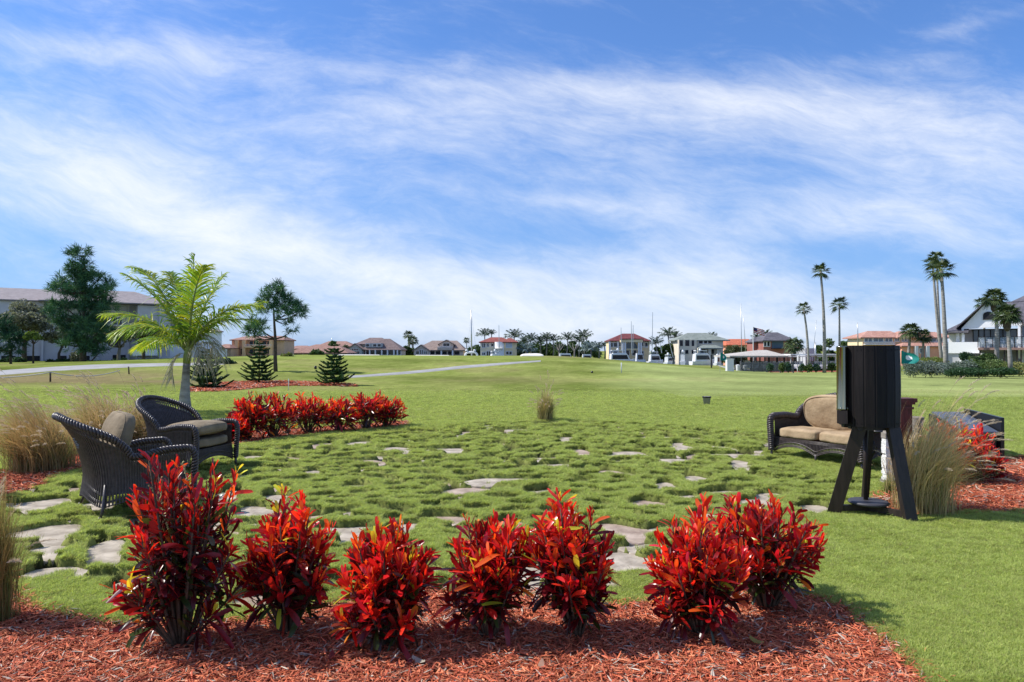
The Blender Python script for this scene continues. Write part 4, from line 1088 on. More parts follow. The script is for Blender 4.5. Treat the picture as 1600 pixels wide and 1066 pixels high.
# left side trees by the condominium
broad('oak_tree', 'wide greyish oak in front of the condominium roof at the left', 38, 568, 466, 40, 92, 61, OLIVE, 9000, .32, None, .36, 'bark', 30)
broad('oak_tree', 'crooked oak with exposed grey limbs right of the tallest pine', 186, 571, 508, 36, 88, 62, OLIVE, 4200, .3, None, .5, 'palebark', 16, crook=1.2)
broad('oak_tree', 'dark oak canopy behind the feather palm', 225, 570, 500, 32, 90, 63, OLIVE, 4200, .3, None, .5, 'bark', 16)
broad('young_tree', 'small bright green young tree on a thin bent trunk', 52, 567, 515, 13, 80, 64, [(.10, .16, .03), (.15, .21, .04), (.07, .12, .025)], 1300, .28, None, .62, 'bark', 8)
broad('oak_tree', 'thin grey tree left of the tallest pine trunk', 92, 568, 508, 24, 93, 65, OLIVE, 2600, .3, None, .5, 'bark', 12)
for px, hh, lb in ((873, 535, 'bare pale trunked tree left of the white runabout'), (897, 534, 'bare pale trunked tree right of the white runabout')):
    Y = 148; x = X(px, Y); z0 = Z(558, Y); H = Z(hh, Y) - z0; t_ = thing('bare_tree', lb, 'tree', (x, Y, z0)); q = MB(); r = random.Random(px)
    q.tube([(0, 0, -1), (.1, 0, H * .4)], [.22, .16], 6)
    for k in range(7):
        a = r.uniform(0, 6.3); q.tube([(.1, 0, H * .38), (.8 * math.cos(a), .8 * math.sin(a), H * .65), (1.3 * math.cos(a), 1.3 * math.sin(a), H * r.uniform(.85, 1.05))], [.12, .08, .04], 5)
    q.build('trunk', M['palebark'], t_)
# hedges and bushes
def bush(name, label, px, py, top, hw, Y, seed, cols, group, n=900, size=None, dep=1.0):
    r = np.random.default_rng(seed); x = X(px, Y); z0 = Z(py, Y); H = Z(top, Y) - z0; R = hw / F * Y
    cl = [(np.array((r.uniform(-.6, .6) * R, r.uniform(-.5, .5) * R * dep, H * r.uniform(.3, .6))), np.array((R * .5, R * .5 * dep, H * .42)), 1) for _ in range(7)]
    root = thing(name, label, 'bush', (x, Y, z0 - .1), 0, group)
    leafcloud(cl, n, size or .13 * Y / 60, cols, r, 'foliage', M['leaf'], root)
    q = MB(); 
    for k in range(5): q.tube([(r.uniform(-.3, .3) * R, 0, -.2), (r.uniform(-.5, .5) * R, r.uniform(-.3, .3) * R, H * .6)], .02 * Y / 60, 4)
    q.build('stem', M['bark'], root)
SG = [(.10, .13, .11), (.14, .17, .15), (.07, .10, .07)]; MG = [(.05, .09, .025), (.08, .12, .035), (.11, .15, .05)]; DG = [(.02, .05, .02), (.03, .07, .025)]; YG = [(.16, .17, .04), (.12, .16, .04), (.2, .19, .07)]
g = 'shrubs of the border below the clubhouse'
for i, (px, py, to, hw, Y, cols, lb) in enumerate([
    (1425, 584, 560, 18, 60, SG, 'silvery shrub right beside the barrel in the clubhouse border'), (1452, 584, 562, 18, 60, SG, 'silvery shrub below the teal flag'), (1482, 583, 564, 16, 62, SG, 'silvery shrub behind the thick palm trunk'),
    (1508, 583, 560, 18, 64, SG, 'grey green shrub left of the sabal palms'), (1535, 582, 560, 18, 64, MG, 'green shrub between the two sabal trunks on the left'), (1562, 582, 560, 18, 64, MG, 'green shrub under the clubhouse deck'), (1590, 582, 560, 20, 63, YG, 'yellowish shrub at the right edge of the border'),
    (1500, 585, 573, 20, 58, DG, 'low dark green shrub at the foot of the thick palm'), (1535, 585, 573, 20, 58, DG, 'low dark green edging shrub in the middle'), (1568, 584, 572, 20, 58, DG, 'low dark green edging shrub near the right sabal trunk'),
    (1456, 570, 556, 17, 70, YG, 'spiky yellow green shrub right of the teal flag'), (1512, 563, 549, 9, 68, DG, 'dark shrub left of the clubhouse stairs'), (1546, 563, 550, 12, 66, MG, 'bright green shrub under the left end of the deck'), (1520, 566, 556, 10, 66, MG, 'small green shrub below the clubhouse stairs')]):
    bush('shrub', lb, px, py + 1, to - 1, hw * 1.35, Y, 600 + i, [tuple(v * 1.25 for v in c) for c in cols], g, 2600)
g = 'agave like bushes along the cart shelter'
for i, (px, w_) in enumerate(((1205, 9), (1222, 6), (1232, 6), (1262, 11), (1275, 8), (1300, 11), (1253, 6), (1317, 8))):
    bush('shrub', ['spiky bush under the right eave of the tan pavilion', 'small spiky bush left of the bushy sabal trunk', 'small bush at the bushy sabal trunk', 'dark bush at the foot of the leaning palm', 'bush between the leaning and tallest palms', 'bush at the right of the tallest palm foot', 'little bush left of the leaning palm foot', 'bush at the left side of the barrel'][i], px, 578, 567 - (i % 3), w_ * .7, 74, 640 + i, MG if i % 2 else [(.08, .13, .08), (.05, .1, .06)], g, 420, .30)
g = 'bushes along the condominium wall'
for i, (px, to, hw, lb) in enumerate(((8, 557, 12, 'dark bush at the left end of the condominium wall'), (28, 556, 12, 'dark bush left of the young tree'), (88, 560, 12, 'low dark bush left of the tallest pine'), (108, 559, 12, 'low dark bush next to the tallest pine'), (118, 545, 9, 'pale flowering bush behind the tallest pine trunk'), (148, 561, 14, 'low dark bush right of the tallest pine'), (168, 562, 14, 'low dark bush below the oak limbs'), (188, 558, 12, 'rounded dark bush below the crooked oak'), (230, 560, 12, 'yellow green bush below the white balcony'), (252, 560, 14, 'green bush behind the feather palm left side'))):
    bush('shrub', lb, px, 570, to, hw, 90, 660 + i, {118: OLIVE, 230: YG, 252: MG}.get(px, DG), g, 900, .3)
bush('hedge', 'clipped dark green hedge left of the tiered conifer', 354, 573, 558, 15, 70, 680, DG, None, 1800, .25)
bush('shrub', 'yellow green spiky bushes right of the slender pine', 446, 566, 550, 13, 95, 681, YG, None, 900, .4)
bush('shrub', 'green bush left of the low red roofed building', 456, 566, 553, 9, 98, 682, MG, None, 700, .35)
# ------------------------------------------------------------------ wicker seats
def resample(p, n):
    p = np.array(p, float); d = np.r_[0, np.cumsum(np.linalg.norm(np.diff(p, axis=0), axis=1))]
    t = np.linspace(0, d[-1], n); return np.stack([np.interp(t, d, p[:, i]) for i in range(p.shape[1])], 1)

def helix(mb, pts, R, r, turns_per_m, k=3, n=5):
    pts = resample(pts, max(20, int(len(pts))))
    d = np.r_[0, np.cumsum(np.linalg.norm(np.diff(pts, axis=0), axis=1))]
    m = int(d[-1] * turns_per_m * 9); t = np.linspace(0, d[-1], m)
    q = np.stack([np.interp(t, d, pts[:, i]) for i in range(3)], 1)
    tg = nrm(np.gradient(q, axis=0)); up = np.array((0, 0, 1.)); a = np.zeros_like(q); prev = None
    for i in range(m):
        v = up if prev is None else prev
        if prev is None and abs(tg[i][2]) > .9: v = np.array((1., 0, 0))
        v = v - tg[i] * np.dot(v, tg[i]); v /= np.linalg.norm(v) + 1e-9; a[i] = v; prev = v
    b = np.cross(tg, a)
    for j in range(k):
        ph = 2 * PI * turns_per_m * t + 2 * PI * j / k
        w = q + a * (R * np.cos(ph))[:, None] + b * (R * np.sin(ph))[:, None]
        mb.tube([tuple(v) for v in w], r, n)

def cushion(name, parent, c, s, mat, rot=(0, 0, 0), n=4.0, puff=.25, seed=0, sag=0):
    g = 17; V = []; Fc = []
    Rm = Matrix.Rotation(rot[2], 3, 'Z') @ Matrix.Rotation(rot[1], 3, 'Y') @ Matrix.Rotation(rot[0], 3, 'X')
    r = random.Random(seed); ph = [r.uniform(0, 6) for _ in range(6)]
    for ax in range(3):
        for sg in (-1, 1):
            k = len(V)
            for i in range(g):
                for j in range(g):
                    u = -1 + 2 * i / (g - 1); v = -1 + 2 * j / (g - 1); p = [0, 0, 0]
                    p[ax] = sg; p[(ax + 1) % 3] = u; p[(ax + 2) % 3] = v
                    q = Vector(p); m_ = (abs(q.x)**n + abs(q.y)**n + abs(q.z)**n)**(1 / n); q = q / m_
                    e = 1 - puff * (max(0, abs(q.x))**3 * .5 + max(0, abs(q.y))**3 * .5)
                    z = q.z * e + .04 * math.sin(q.x * 5 + ph[0]) * math.sin(q.y * 4 + ph[1]) + .03 * math.sin(q.x * 9 + ph[2] + q.y * 7)
                    w = Vector((q.x * s[0] / 2, q.y * s[1] / 2, z * s[2] / 2 - sag * (q.x**2)))
                    w += Vector((0, 0, .0))
                    V.append(tuple(Rm @ w + Vector(c)))
            for i in range(g - 1):
                for j in range(g - 1):
                    a = k + i*g + j; f = (a, a + g, a + g + 1, a + 1); Fc.append(f if sg > 0 else f[::-1])
    mb = MB(); mb.add(V, Fc); o = mb.build(name, mat, parent, True)
    pm = MB()
    for zz in (.62, -.62):
        loop = []
        for i in range(49):
            t = 2 * PI * i / 48; cx_, sy_ = math.cos(t), math.sin(t); m_ = (abs(cx_)**n + abs(sy_)**n)**(1 / n)
            qx, qy = cx_ / m_, sy_ / m_; 
            loop.append(tuple(Rm @ Vector((qx * s[0] / 2 * .955, qy * s[1] / 2 * .955, zz * .5 * s[2] * (1 - puff * .6) - sag * qx**2)) + Vector(c)))
        pm.tube(loop, .006, 5, cap=False)
    pm.build('piping', mat, o, True)
    return o

def wicker_seat(name, label, cat, x, y, face, w=.36, dist=0, group=None, pad='olive', kind=1, Hb=.97):
    root = thing(name, label, cat, (x, y, tz(x, y) - .035), face - PI / 2, group)
    # plan of the shell: back centre -> front, right half
    half = [(0, -.37)]
    if dist: half.append((dist, -.37))
    t = np.linspace(PI / 2, 0, 14)
    for q in t: half.append((max(dist, 0) + (w - dist) * math.cos(q)**.62 if q < PI / 2 - 1e-6 else dist, -.12 - .25 * math.sin(q)**.62))
    half += [(w, .10), (w, .38)]
    hp = resample(half, 70); d = np.r_[0, np.cumsum(np.linalg.norm(np.diff(hp, axis=0), axis=1))]; tot = d[-1]
    nx = np.gradient(hp[:, 0]); ny = np.gradient(hp[:, 1]); nn = nrm(np.stack([-ny, nx], 1)) * -1
    if nn[-1][0] < 0: nn = -nn
    span = w + .16 - dist
    def rimh(s):
        q = min(max((s - dist * .8) / span, 0), 1)
        h = .575 + (Hb - .575) * max(0, 1 - q**2.1)**.72
        return h + .045 * sst(.55, .85, s / tot) * 1.0
    def S(s, v, sg):
        px_ = np.interp(s, d, hp[:, 0]); py_ = np.interp(s, d, hp[:, 1]); n0 = np.interp(s, d, nn[:, 0]); n1 = np.interp(s, d, nn[:, 1])
        H = rimh(s); bk = max(0, 1 - (s / (span + dist * .8))**2.2)
        cor = w * .95
        zb = .115 + .075 * (math.cos(min(1, s / (w * .92)) * PI / 2) if s < w * .92 else math.sin(PI * min(1, (s - w * .92) / (tot - w * .92)))**.8)
        z = zb + (H - zb) * v
        off = .055 * (1 - v)**2.5 + .02 * v * v + (.05 * bk * max(0, v - .75) / .25)
        lean = -.20 * bk * max(0, (z - .35) / .6)**1.3
        return ((px_ + n0 * off) * sg, py_ + n1 * off + lean, z)
    ns = int(tot / .022)
    sh = MB(); st = MB()
    vs = np.linspace(0, 1, 12)
    for sg in (-1, 1):
        for i in range(ns):
            s = tot * (i + .5) / ns
            st.tube([S(s, v, sg) for v in vs], .0078, 6, cap=False)
        # close-woven core of the shell (between the open bands)
        k = len(sh.v); ss = np.linspace(0, tot, 50); vv = np.linspace(.17, .86, 9)
        sh.v += [S(s, v, sg) for s in ss for v in vv]
        for i in range(49):
            for j in range(8): sh.f.append((k + i*9 + j, k + i*9 + j + 1, k + (i+1)*9 + j + 1, k + (i+1)*9 + j)); sh.m.append(0)
        for v in (.012, .06, .075, .155, .17, .86, .875, .93):
            st.tube([S(s, v, sg) for s in np.linspace(0, tot, 44)], .0062, 5)
        if name == 'wicker_armchair':
            for q in range(5):   # raised woven diamond on the back
                hw_ = (.5 - abs(q - 2) * .18) * .18
                st.tube([tuple(np.array(S(s, .60 + q * .028, sg)) + np.array((0, -.006, 0))) for s in np.linspace(0, .02 + hw_, 6)], .0075, 5)
    shell = st.build('shell', M['wicker'], root, True)
    sh.build('woven_panel', M['wicker'], shell, True)
    # braided rim running into the front posts
    rim = MB(); half_r = [S(s, 1, 1) for s in np.linspace(0, tot, 60)]
    e = np.array(half_r[-1]); fr = [e + np.array(q) for q in ((.006, .035, -.006), (.010, .065, -.035), (.010, .078, -.09), (.004, .078, -.20), (0, .07, -.34), (.0, .062, e[2] * -1 + .12))]
    path = [tuple(q) for q in fr[::-1]]; path = [tuple(q) for q in (fr[::-1] + [np.array(h) for h in half_r[::-1]])]
    left = [(-q[0], q[1], q[2]) for q in path]
    full = path + left[::-1][1:]
    rr_ = .024 if kind < 3 else .036
    rim.tube([tuple(v) for v in resample(full, 160)], rr_, 8)
    helix(rim, full, rr_, .0125 if kind < 3 else .017, 11, 3, 5)
    rim.build('rim', M['wickerrim'], root, True)
    # apron, arm front panels and seat deck
    ap = MB(); n = int(2 * w / .022); lobes = 2 if w > .5 else 1
    def zb2(xx): 
        q = (xx / w + 1) / 2 * lobes; q = q - math.floor(min(q, lobes - 1e-4)); return .10 + .10 * math.sin(PI * min(max(q, 0), 1))**.8
    for i in range(n + 1):
        xx = -w + 2 * w * i / n
        ap.tube([(xx, .405, zb2(xx)), (xx, .40, .22), (xx, .385, .315)], .0075, 5, cap=False)
    for zz in (.305, .29, .275): ap.tube([(-w, .39, zz), (w, .39, zz)], .007, 5)
    for dz in (0, .018, .06): ap.tube([(xx, .405, zb2(xx) + dz) for xx in np.linspace(-w, w, 30)], .0075, 5)
    pn = [(-w + 2 * w * i / 24) for i in range(25)]
    k = len(ap.v)
    for xx in pn: ap.v += [(xx, .398, zb2(xx) + .05), (xx, .384, .31)]
    for i in range(24): ap.f.append((k + 2*i, k + 2*i + 2, k + 2*i + 3, k + 2*i + 1)); ap.m.append(0)
    ap.build('apron', M['wicker'], root, True)
    dk = MB(); dk.box(-w + .01, w - .01, -.33, .385, .285, .31); dk.build('seat_deck', M['wicker'], root)
    for sx in (-1, 1):
        q = MB(); a0 = np.array(S(w * .93, .30, sx)); a1 = np.array(S(w * .93, 0, sx)); q.tube([tuple(a0 + np.array((sx * .01, -.01, 0))), tuple(a1 + np.array((sx * .012, -.012, 0))), tuple(a1 + np.array((sx * .035, -.04, -.085)))], [.012, .015, .013], 8)
        bq = a1 + np.array((sx * .035, -.04, -.085)); q.tube([tuple(bq + np.array((0, 0, .018))), tuple(bq + np.array((.0, -.002, 0))), tuple(bq + np.array((.0, -.004, -.02)))], [.014, .023, .014], 8)
        q.build('leg', M['wickerrim'], root, True)
        q = MB(); q.tube([(sx * (w + .02), .44, .16), (sx * (w + .02), .44, .06), (sx * (w + .03), .45, 0)], [.016, .017, .015], 8); q.build('leg', M['wickerrim'], root, True)
    if lobes == 2:
        q = MB(); q.tube([(0, .405, .14), (0, .405, 0)], .014, 7); q.build('leg', M['wickerrim'], root, True)
    # cushions
    nc = 2 if w > .5 else 1
    for i in range(nc):
        ww = 2 * (w - .02) / nc; cushion('seat_cushion', root, (-w + .02 + ww * (i + .5), .065, .375), (ww, .68, .135 if kind < 3 else .17), M[pad], (rad(2), 0, 0), 6, .18, i)
    if kind == 1: cushion('back_cushion', root, (0.01, -.17, .71), (.62, .56, .19), M[pad], (rad(72), 0, rad(3)), 3.6, .40, 5)
    if kind == 2: cushion('back_cushion', root, (.02, .14, .56), (.70, .66, .19), M[pad], (rad(3), rad(-1), rad(4)), 3.4, .42, 6, .02)
    if kind == 3:
        cushion('back_cushion', root, (0, -.19, .67), (2 * w - .16, .56, .17), M[pad], (rad(76), 0, 0), 3.0, .26, 7)
    return root
wicker_seat('wicker_armchair', 'dark wicker armchair nearest the camera, its woven back turned to us, tall cushion upright', 'armchair', -3.80, 6.86, rad(43), group='dark wicker armchairs', kind=1, w=.385)
wicker_seat('wicker_armchair', 'dark wicker armchair farther back, round topped, with a puffy cushion lying across its arms', 'armchair', -4.32, 9.12, rad(-14), group='dark wicker armchairs', kind=2, w=.38, Hb=.95)
wicker_seat('wicker_loveseat', 'dark wicker loveseat with tan cushions behind the barrel stand', 'loveseat', 4.58, 9.75, rad(211), w=.68, dist=.22, pad='tan', kind=3, Hb=.92)

# ------------------------------------------------------------------ barrel stand
def barrel():
    cx_, cy_ = 3.435, 6.58
    root = thing('barrel_cooler', 'dark stave barrel drink cooler with steel cup tubes on splayed wooden legs', 'drink cooler', (cx_, cy_, 0))
    z0, z1, R = .835, 1.598, .265; n = 18
    for i in range(n):
        a = 2 * PI * i / n + .08; mb = MB(); hw = PI / n * .985
        prof = [(z0, .985), (z0 + .2, 1.005), ((z0 + z1) / 2, 1.012), (z1 - .2, 1.005), (z1, .985)]
        vs = []
        for z, f in prof:
            for da, rr in ((-hw, R), (-hw * .8, R + .004), (hw * .8, R + .004), (hw, R), (hw, R - .022), (-hw, R - .022)):
                vs.append((rr * f * math.cos(a + da), rr * f * math.sin(a + da), z))
        fs = [(k*6 + j, k*6 + (j+1) % 6, k*6 + 6 + (j+1) % 6, k*6 + 6 + j) for k in range(4) for j in range(6)] + [(5, 4, 3, 2, 1, 0), tuple(24 + j for j in range(6))]
        mb.add(vs, fs)
        for zz in (z0 + .035, z1 - .04):   # nail heads
            for da in (-.4, .4):
                aa = a + da * hw; p = Vector((math.cos(aa), math.sin(aa), 0)) * (R * .99 + .004); mb.tube([tuple(p + Vector((0, 0, zz))), tuple(p * 1.012 + Vector((0, 0, zz)))], .0045, 6)
        mb.build('stave', M['dwood'], root)
    ld = MB(); ld.lathe([(.01, z1 - .012), (R * .93, z1 - .012), (R * .95, z1 - .03), (R * .95, z0 + .02), (R * .93, z0 + .004), (.01, z0 + .004)], n=32); ld.build('lid', M['dwood'], root, True)
    # cup tubes mounted on the left front
    for k, (tx, ty) in enumerate(((-.300, -.085),)):
        q = MB(); q.lathe([(.040, 1.0), (.042, .985), (.048, .985), (.048, 1.0), (.0465, 1.01), (.0465, 1.58), (.048, 1.585), (.046, 1.592), (.004, 1.594)], (tx, ty, 0), 20); q.build('cup_tube', M['steel'], root, True)
        q = MB()
        for aa in range(3): 
            p = (tx + .05 * math.cos(aa * 2.1 - 2.2), ty + .05 * math.sin(aa * 2.1 - 2.2)); q.tube([(p[0], p[1], .985), (p[0], p[1], 1.012)], .008, 8)
        q.build('knob', M['steel'], root, True)
    q = MB(); T = Matrix.Translation((-.290, -.085, 0)) @ Matrix.Rotation(rad(62), 4, 'Z'); q.box(-.06, .06, -.04, .05, .862, .984, 0, T); q.build('cup_bracket', M['dwood2'], root)
    # legs
    def plank(p0, p1, wd, th, dirw):
        p0 = Vector(p0); p1 = Vector(p1); t = (p1 - p0).normalized(); u = Vector(dirw); u = (u - t * u.dot(t)).normalized(); v = t.cross(u); mb = MB()
        vs = [tuple(p + u * a * wd / 2 + v * b * th / 2) for p in (p0, p1) for a, b in ((-1, -1), (1, -1), (1, 1), (-1, 1))]
        for p in (0, 1):
            for k in range(4):
                c = list(vs[p*4 + k]); c[2] = (p0, p1)[p].z; vs[p*4 + k] = tuple(c)
        mb.add(vs, [(3, 2, 1, 0), (4, 5, 6, 7)] + [(k, (k+1) % 4, 4 + (k+1) % 4, 4 + k) for k in range(4)]); return mb
    for p0, p1, u in (((-.155, -.13, .834), (-.335, .03, -.03), (.9, -.42, 0)), ((.135, -.17, .834), (.135 + .075, -.32, -.03), (1, .2, 0))):
        plank(p0, p1, .125, .05, u).build('leg', M['dwood2'], root)
    plank((.12, .20, .834), (.12, .33, -.03), .05, .06, (1, 0, 0)).build('leg', M['dwood2'], root)
    q = MB(); q.tube([(-.005, .06, .834), (-.005, .06, .10)], .021, 8); q.build('drain_pole', M['dwood2'], root, True)
    q = MB()
    for a, b in (((-.30, .0), (.0, .02)), ((.20, -.28), (.0, .02)), ((.12, .30), (0, .02))):
        plank((a[0], a[1], .055), (b[0], b[1], .055), .05, .06, (0, 0, 1)); 
        d = Vector((b[0] - a[0], b[1] - a[1], 0)); L_ = d.length; T = Matrix.Translation((a[0], a[1], 0)) @ Matrix.Rotation(math.atan2(d.y, d.x), 4, 'Z'); q.box(0, L_, -.022, .022, .012, .068, 0, T)
    q.build('stretcher', M['dwood2'], root)
    q = MB(); q.lathe([(.004, .073), (.165, .073), (.178, .080), (.182, .093), (.176, .103), (.16, .106), (.004, .106)], (-.0, .02, 0), 30); q.build('shelf_disc', M['disc'], root, True)
    q = MB()
    for a in range(3):
        q.box(-.19, .19, -.03 + (a - 1) * .13, .03 + (a - 1) * .13, .80, .8335)
    q.build('crosspiece', M['dwood2'], root)
M['disc'] = mat_plain('slate_disc', (.05, .05, .06), .5)
barrel()

# red brown pedestal behind the barrel
y = 8.6; x = X(1411, y); t_ = thing('wooden_pedestal', 'red brown wooden pedestal with moulded cap behind the barrel', 'pedestal', (x, y, 0))
q = MB(); q.box(-.07, .07, -.07, .07, -.02, .88); q.build('post', M['redwood'], t_)
q = MB(); q.box(-.085, .085, -.085, .085, .82, .845); q.box(-.095, .095, -.095, .095, .878, .905); q.box(-.112, .112, -.112, .112, .9055, .955); q.build('cap', M['redwood'], t_)
q = MB(); q.box(-.09, .09, -.09, .09, 0, .10); q.build('plinth', M['redwood'], t_)
# white rough stone pillar
y = 7.9; x = X(1386, y); t_ = thing('stone_post', 'slim white rough stone post with grey head between the barrel legs', 'post', (x, y, 0))
q = MB(); n = 14
for k in range(n):
    r = random.Random(k); z = .06 + k * .034; s = .048 + r.uniform(-.006, .006); q.box(-s + r.uniform(-.005, .005), s, -s, s + r.uniform(-.005, .005), z, z + .033)
q.build('shaft', M['roughwhite'] if 'roughwhite' in M else M['white'], t_)
q = MB(); q.box(-.06, .06, -.06, .06, -.02, .06); q.box(-.05, .05, -.05, .05, .54, .60); q.lathe([(.005, .72), (.03, .71), (.05, .67), (.045, .62), (.055, .60)], n=10); q.build('head', M['palebark'], t_)
# dark metal side table behind
y = 8.9; x = X(1378, y); t_ = thing('side_table', 'small dark side table half hidden behind the barrel legs', 'side table', (x, y, 0))
q = MB(); q.lathe([(.005, .50), (.24, .50), (.25, .515), (.24, .53), (.005, .53)], n=24); q.build('tabletop', M['black'], t_, True)
for k in range(3):
    a = k * 2.1 + .4; q = MB(); q.tube([(.18 * math.cos(a), .18 * math.sin(a), .50), (.07 * math.cos(a), .07 * math.sin(a), .28), (.20 * math.cos(a), .20 * math.sin(a), 0)], .013, 6); q.build('leg', M['black'], t_, True)
# small grey planter/urn behind the fountain grass
y = 8.8; x = X(1432, y); t_ = thing('grey_planter', 'small pale grey planter peeking over the right fountain grass', 'planter', (x, y, 0))
q = MB(); q.lathe([(.01, 0), (.08, 0), (.07, .06), (.04, .14), (.05, .30), (.06, .50), (.07, .62), (.085, .69), (.08, .70), (.07, .66), (.01, .64)], n=20); q.build('bowl', M['palebark'], t_, True)
q = MB(); q.lathe([(.01, .648), (.064, .648)], n=20); q.build('soil', M['bark'], t_)
# storage box
y = 9.75; x0_, x1_ = X(1500, y), X(1562, y); t_ = thing('storage_box', 'black storage box with sloping glossy lid at the right mulch bed', 'storage box', ((x0_ + x1_) / 2, y + .3, 0), rad(-3))
w2 = (x1_ - x0_) / 2
q = MB(); q.add([(-w2 + .05, -.3, -.02), (w2 - .05, -.3, -.02), (w2 - .05, .45, -.02), (-w2 + .05, .45, -.02), (-w2 + .05, -.3, .37), (w2 - .05, -.3, .37), (w2 - .05, .45, .57), (-w2 + .05, .45, .57)], [(3,2,1,0),(4,5,6,7),(0,1,5,4),(1,2,6,5),(2,3,7,6),(3,0,4,7)]); q.build('body', M['black'], t_)
q = MB(); q.add([(-w2 + .045, -.34, .376), (w2 - .045, -.34, .376), (w2 - .045, .47, .586), (-w2 + .045, .47, .586), (-w2 + .045, -.34, .40), (w2 - .045, -.34, .40), (w2 - .045, .47, .61), (-w2 + .045, .47, .61)], [(3,2,1,0),(4,5,6,7),(0,1,5,4),(1,2,6,5),(2,3,7,6),(3,0,4,7)]); q.build('lid', M['boxlid'] if 'boxlid' in M else M['black'], t_)
q = MB(); q.prism([(-.36, -.02), (.5, -.02), (.5, .655), (.46, .655), (-.36, .60)], w2 - .022, w2 + .022); q.v = [(b_, a_, c_) for a_, b_, c_ in q.v]; q.build('side_panel', M['black'], t_)
q = MB(); q.prism([(-.34, -.02), (.47, -.02), (.47, .575), (-.34, .365)], -w2 + .0, -w2 + .04); q.v = [(b_, a_, c_) for a_, b_, c_ in q.v]; q.build('side_panel', M['black'], t_)
q = MB(); q.box(-.1, .1, .472, .482, .56, .60); q.box(.16, .22, .40, .46, .597, .612); q.build('hinge', M['steel'], t_)

# bucket on the lawn
x, y = hit(1104, 632); t_ = thing('white_bucket', 'small pale tapered bucket standing alone on the lawn', 'bucket', (x, y, tz(x, y)))
q = MB(); q.lathe([(.005, 0), (.085, 0), (.115, .20), (.125, .205), (.125, .235), (.112, .235), (.105, .19), (.005, .19)], n=24); q.build('bowl', M['concrete'], t_, True)
q = MB(); q.lathe([(.1235, .196), (.130, .205), (.130, .237), (.124, .240)], n=24); q.build('rim_band', M['black'], t_, True)
# stakes, posts, flags
def stake(px, py, top, label, r=.02, mat='white', name='white_stake', cat='stake'):
    x, y = hit(px, py); z = tz(x, y); h = (py - top) / F * y
    q = MB(); q.tube([(0, 0, -.05), (0, 0, h * .97), (0, 0, h)], [r, r, r * .5], 8); o = q.build(name, M[mat], None, True, (x, y, z)); tag(o, label, cat)
stake(451, 611, 592, 'thin white stake on the lawn before the mulch island')
stake(971, 583, 567, 'white stake on the mound below the maroon roofed house', .05)
stake(493, 577, 572, 'short black marker post left of the tiered conifer', .12, 'black', 'marker_post', 'marker post')
stake(925, 583, 580, 'tiny black marker on the mound left of the white stake', .09, 'black', 'marker_post', 'marker post')
stake(1246, 582, 575, 'pale tee marker below the bushy sabal palm', .05, 'white', 'marker_post', 'marker post')
stake(1250, 582, 573, 'black bent marker below the bushy sabal palm', .06, 'black', 'marker_post', 'marker post')
stake(1565, 590, 580, 'dark sprinkler post under the right sabal palm', .05, 'black', 'marker_post', 'marker post')
def flag(px, py, top, fw, fh, label, seed, lean=0):
    x, y = hit(px, py); z = tz(x, y); h = (py - top) / F * y
    t_ = thing('golf_flag', label, 'golf flag', (x, y, z), 0, 'golf flags on the practice green')
    q = MB(); q.tube([(0, 0, -.05), (lean * .5, 0, h * .5), (lean, 0, h)], .016, 8); q.build('pole', M['white'], t_, True)
    W_ = fw / F * y; H_ = fh / F * y; g_ = 18; K = g_
    # wind-curled cloth with a rolled drape
    P = np.zeros((14, K, 3)); t = np.linspace(0, 1, K)
    for i in range(14):
        s = i / 13; bulge = math.sin(PI * s)
        P[i, :, 0] = lean + W_ * (.95 * t * (.75 + .25 * bulge) + .05 * np.sin(t * 5 + seed)); P[i, :, 1] = -.14 * np.sin(t * 4.6 + seed + s * 1.6) * W_ * 1.8 * (t + .1)
        P[i, :, 2] = h - H_ * .0 - H_ * s * (1 - .12 * t) - H_ * .22 * t**1.5 * (1 - s * .6)
    mb = MB(); mb.v = [tuple(p) for p in P.reshape(-1, 3)]; mb.f = [(a*K + b_, (a+1)*K + b_, (a+1)*K + b_ + 1, a*K + b_ + 1) for a in range(13) for b_ in range(K - 1)]; mb.m = [0] * len(mb.f)
    o = mb.build('cloth', M['tealcloth'], t_, True)
    q = MB(); k = len(q.v); i0, i1, j0, j1 = 4, 9, 8, 13
    for i in range(i0, i1 + 1):
        for j in range(j0, j1 + 1): q.v.append(tuple(P[i, j] + np.array((0, -.012, 0))))
    nn_ = j1 - j0 + 1
    q.f = [(a*nn_ + b_, (a+1)*nn_ + b_, (a+1)*nn_ + b_ + 1, a*nn_ + b_ + 1) for a in range(i1 - i0) for b_ in range(nn_ - 1) if (a - 2)**2 + (b_ - 2)**2 < 6]; q.m = [0] * len(q.f)
    q.build('emblem', M['white'], o, True)
M['tealcloth'] = mat_plain('teal_cloth', (.0, .20, .17), .7)
flag(1125, 583, 551, 11, 13, 'teal golf flag left of the tan pavilion', 1)
flag(1404, 602, 548, 26, 21, 'larger teal golf flag just right of the barrel', 2, .12)
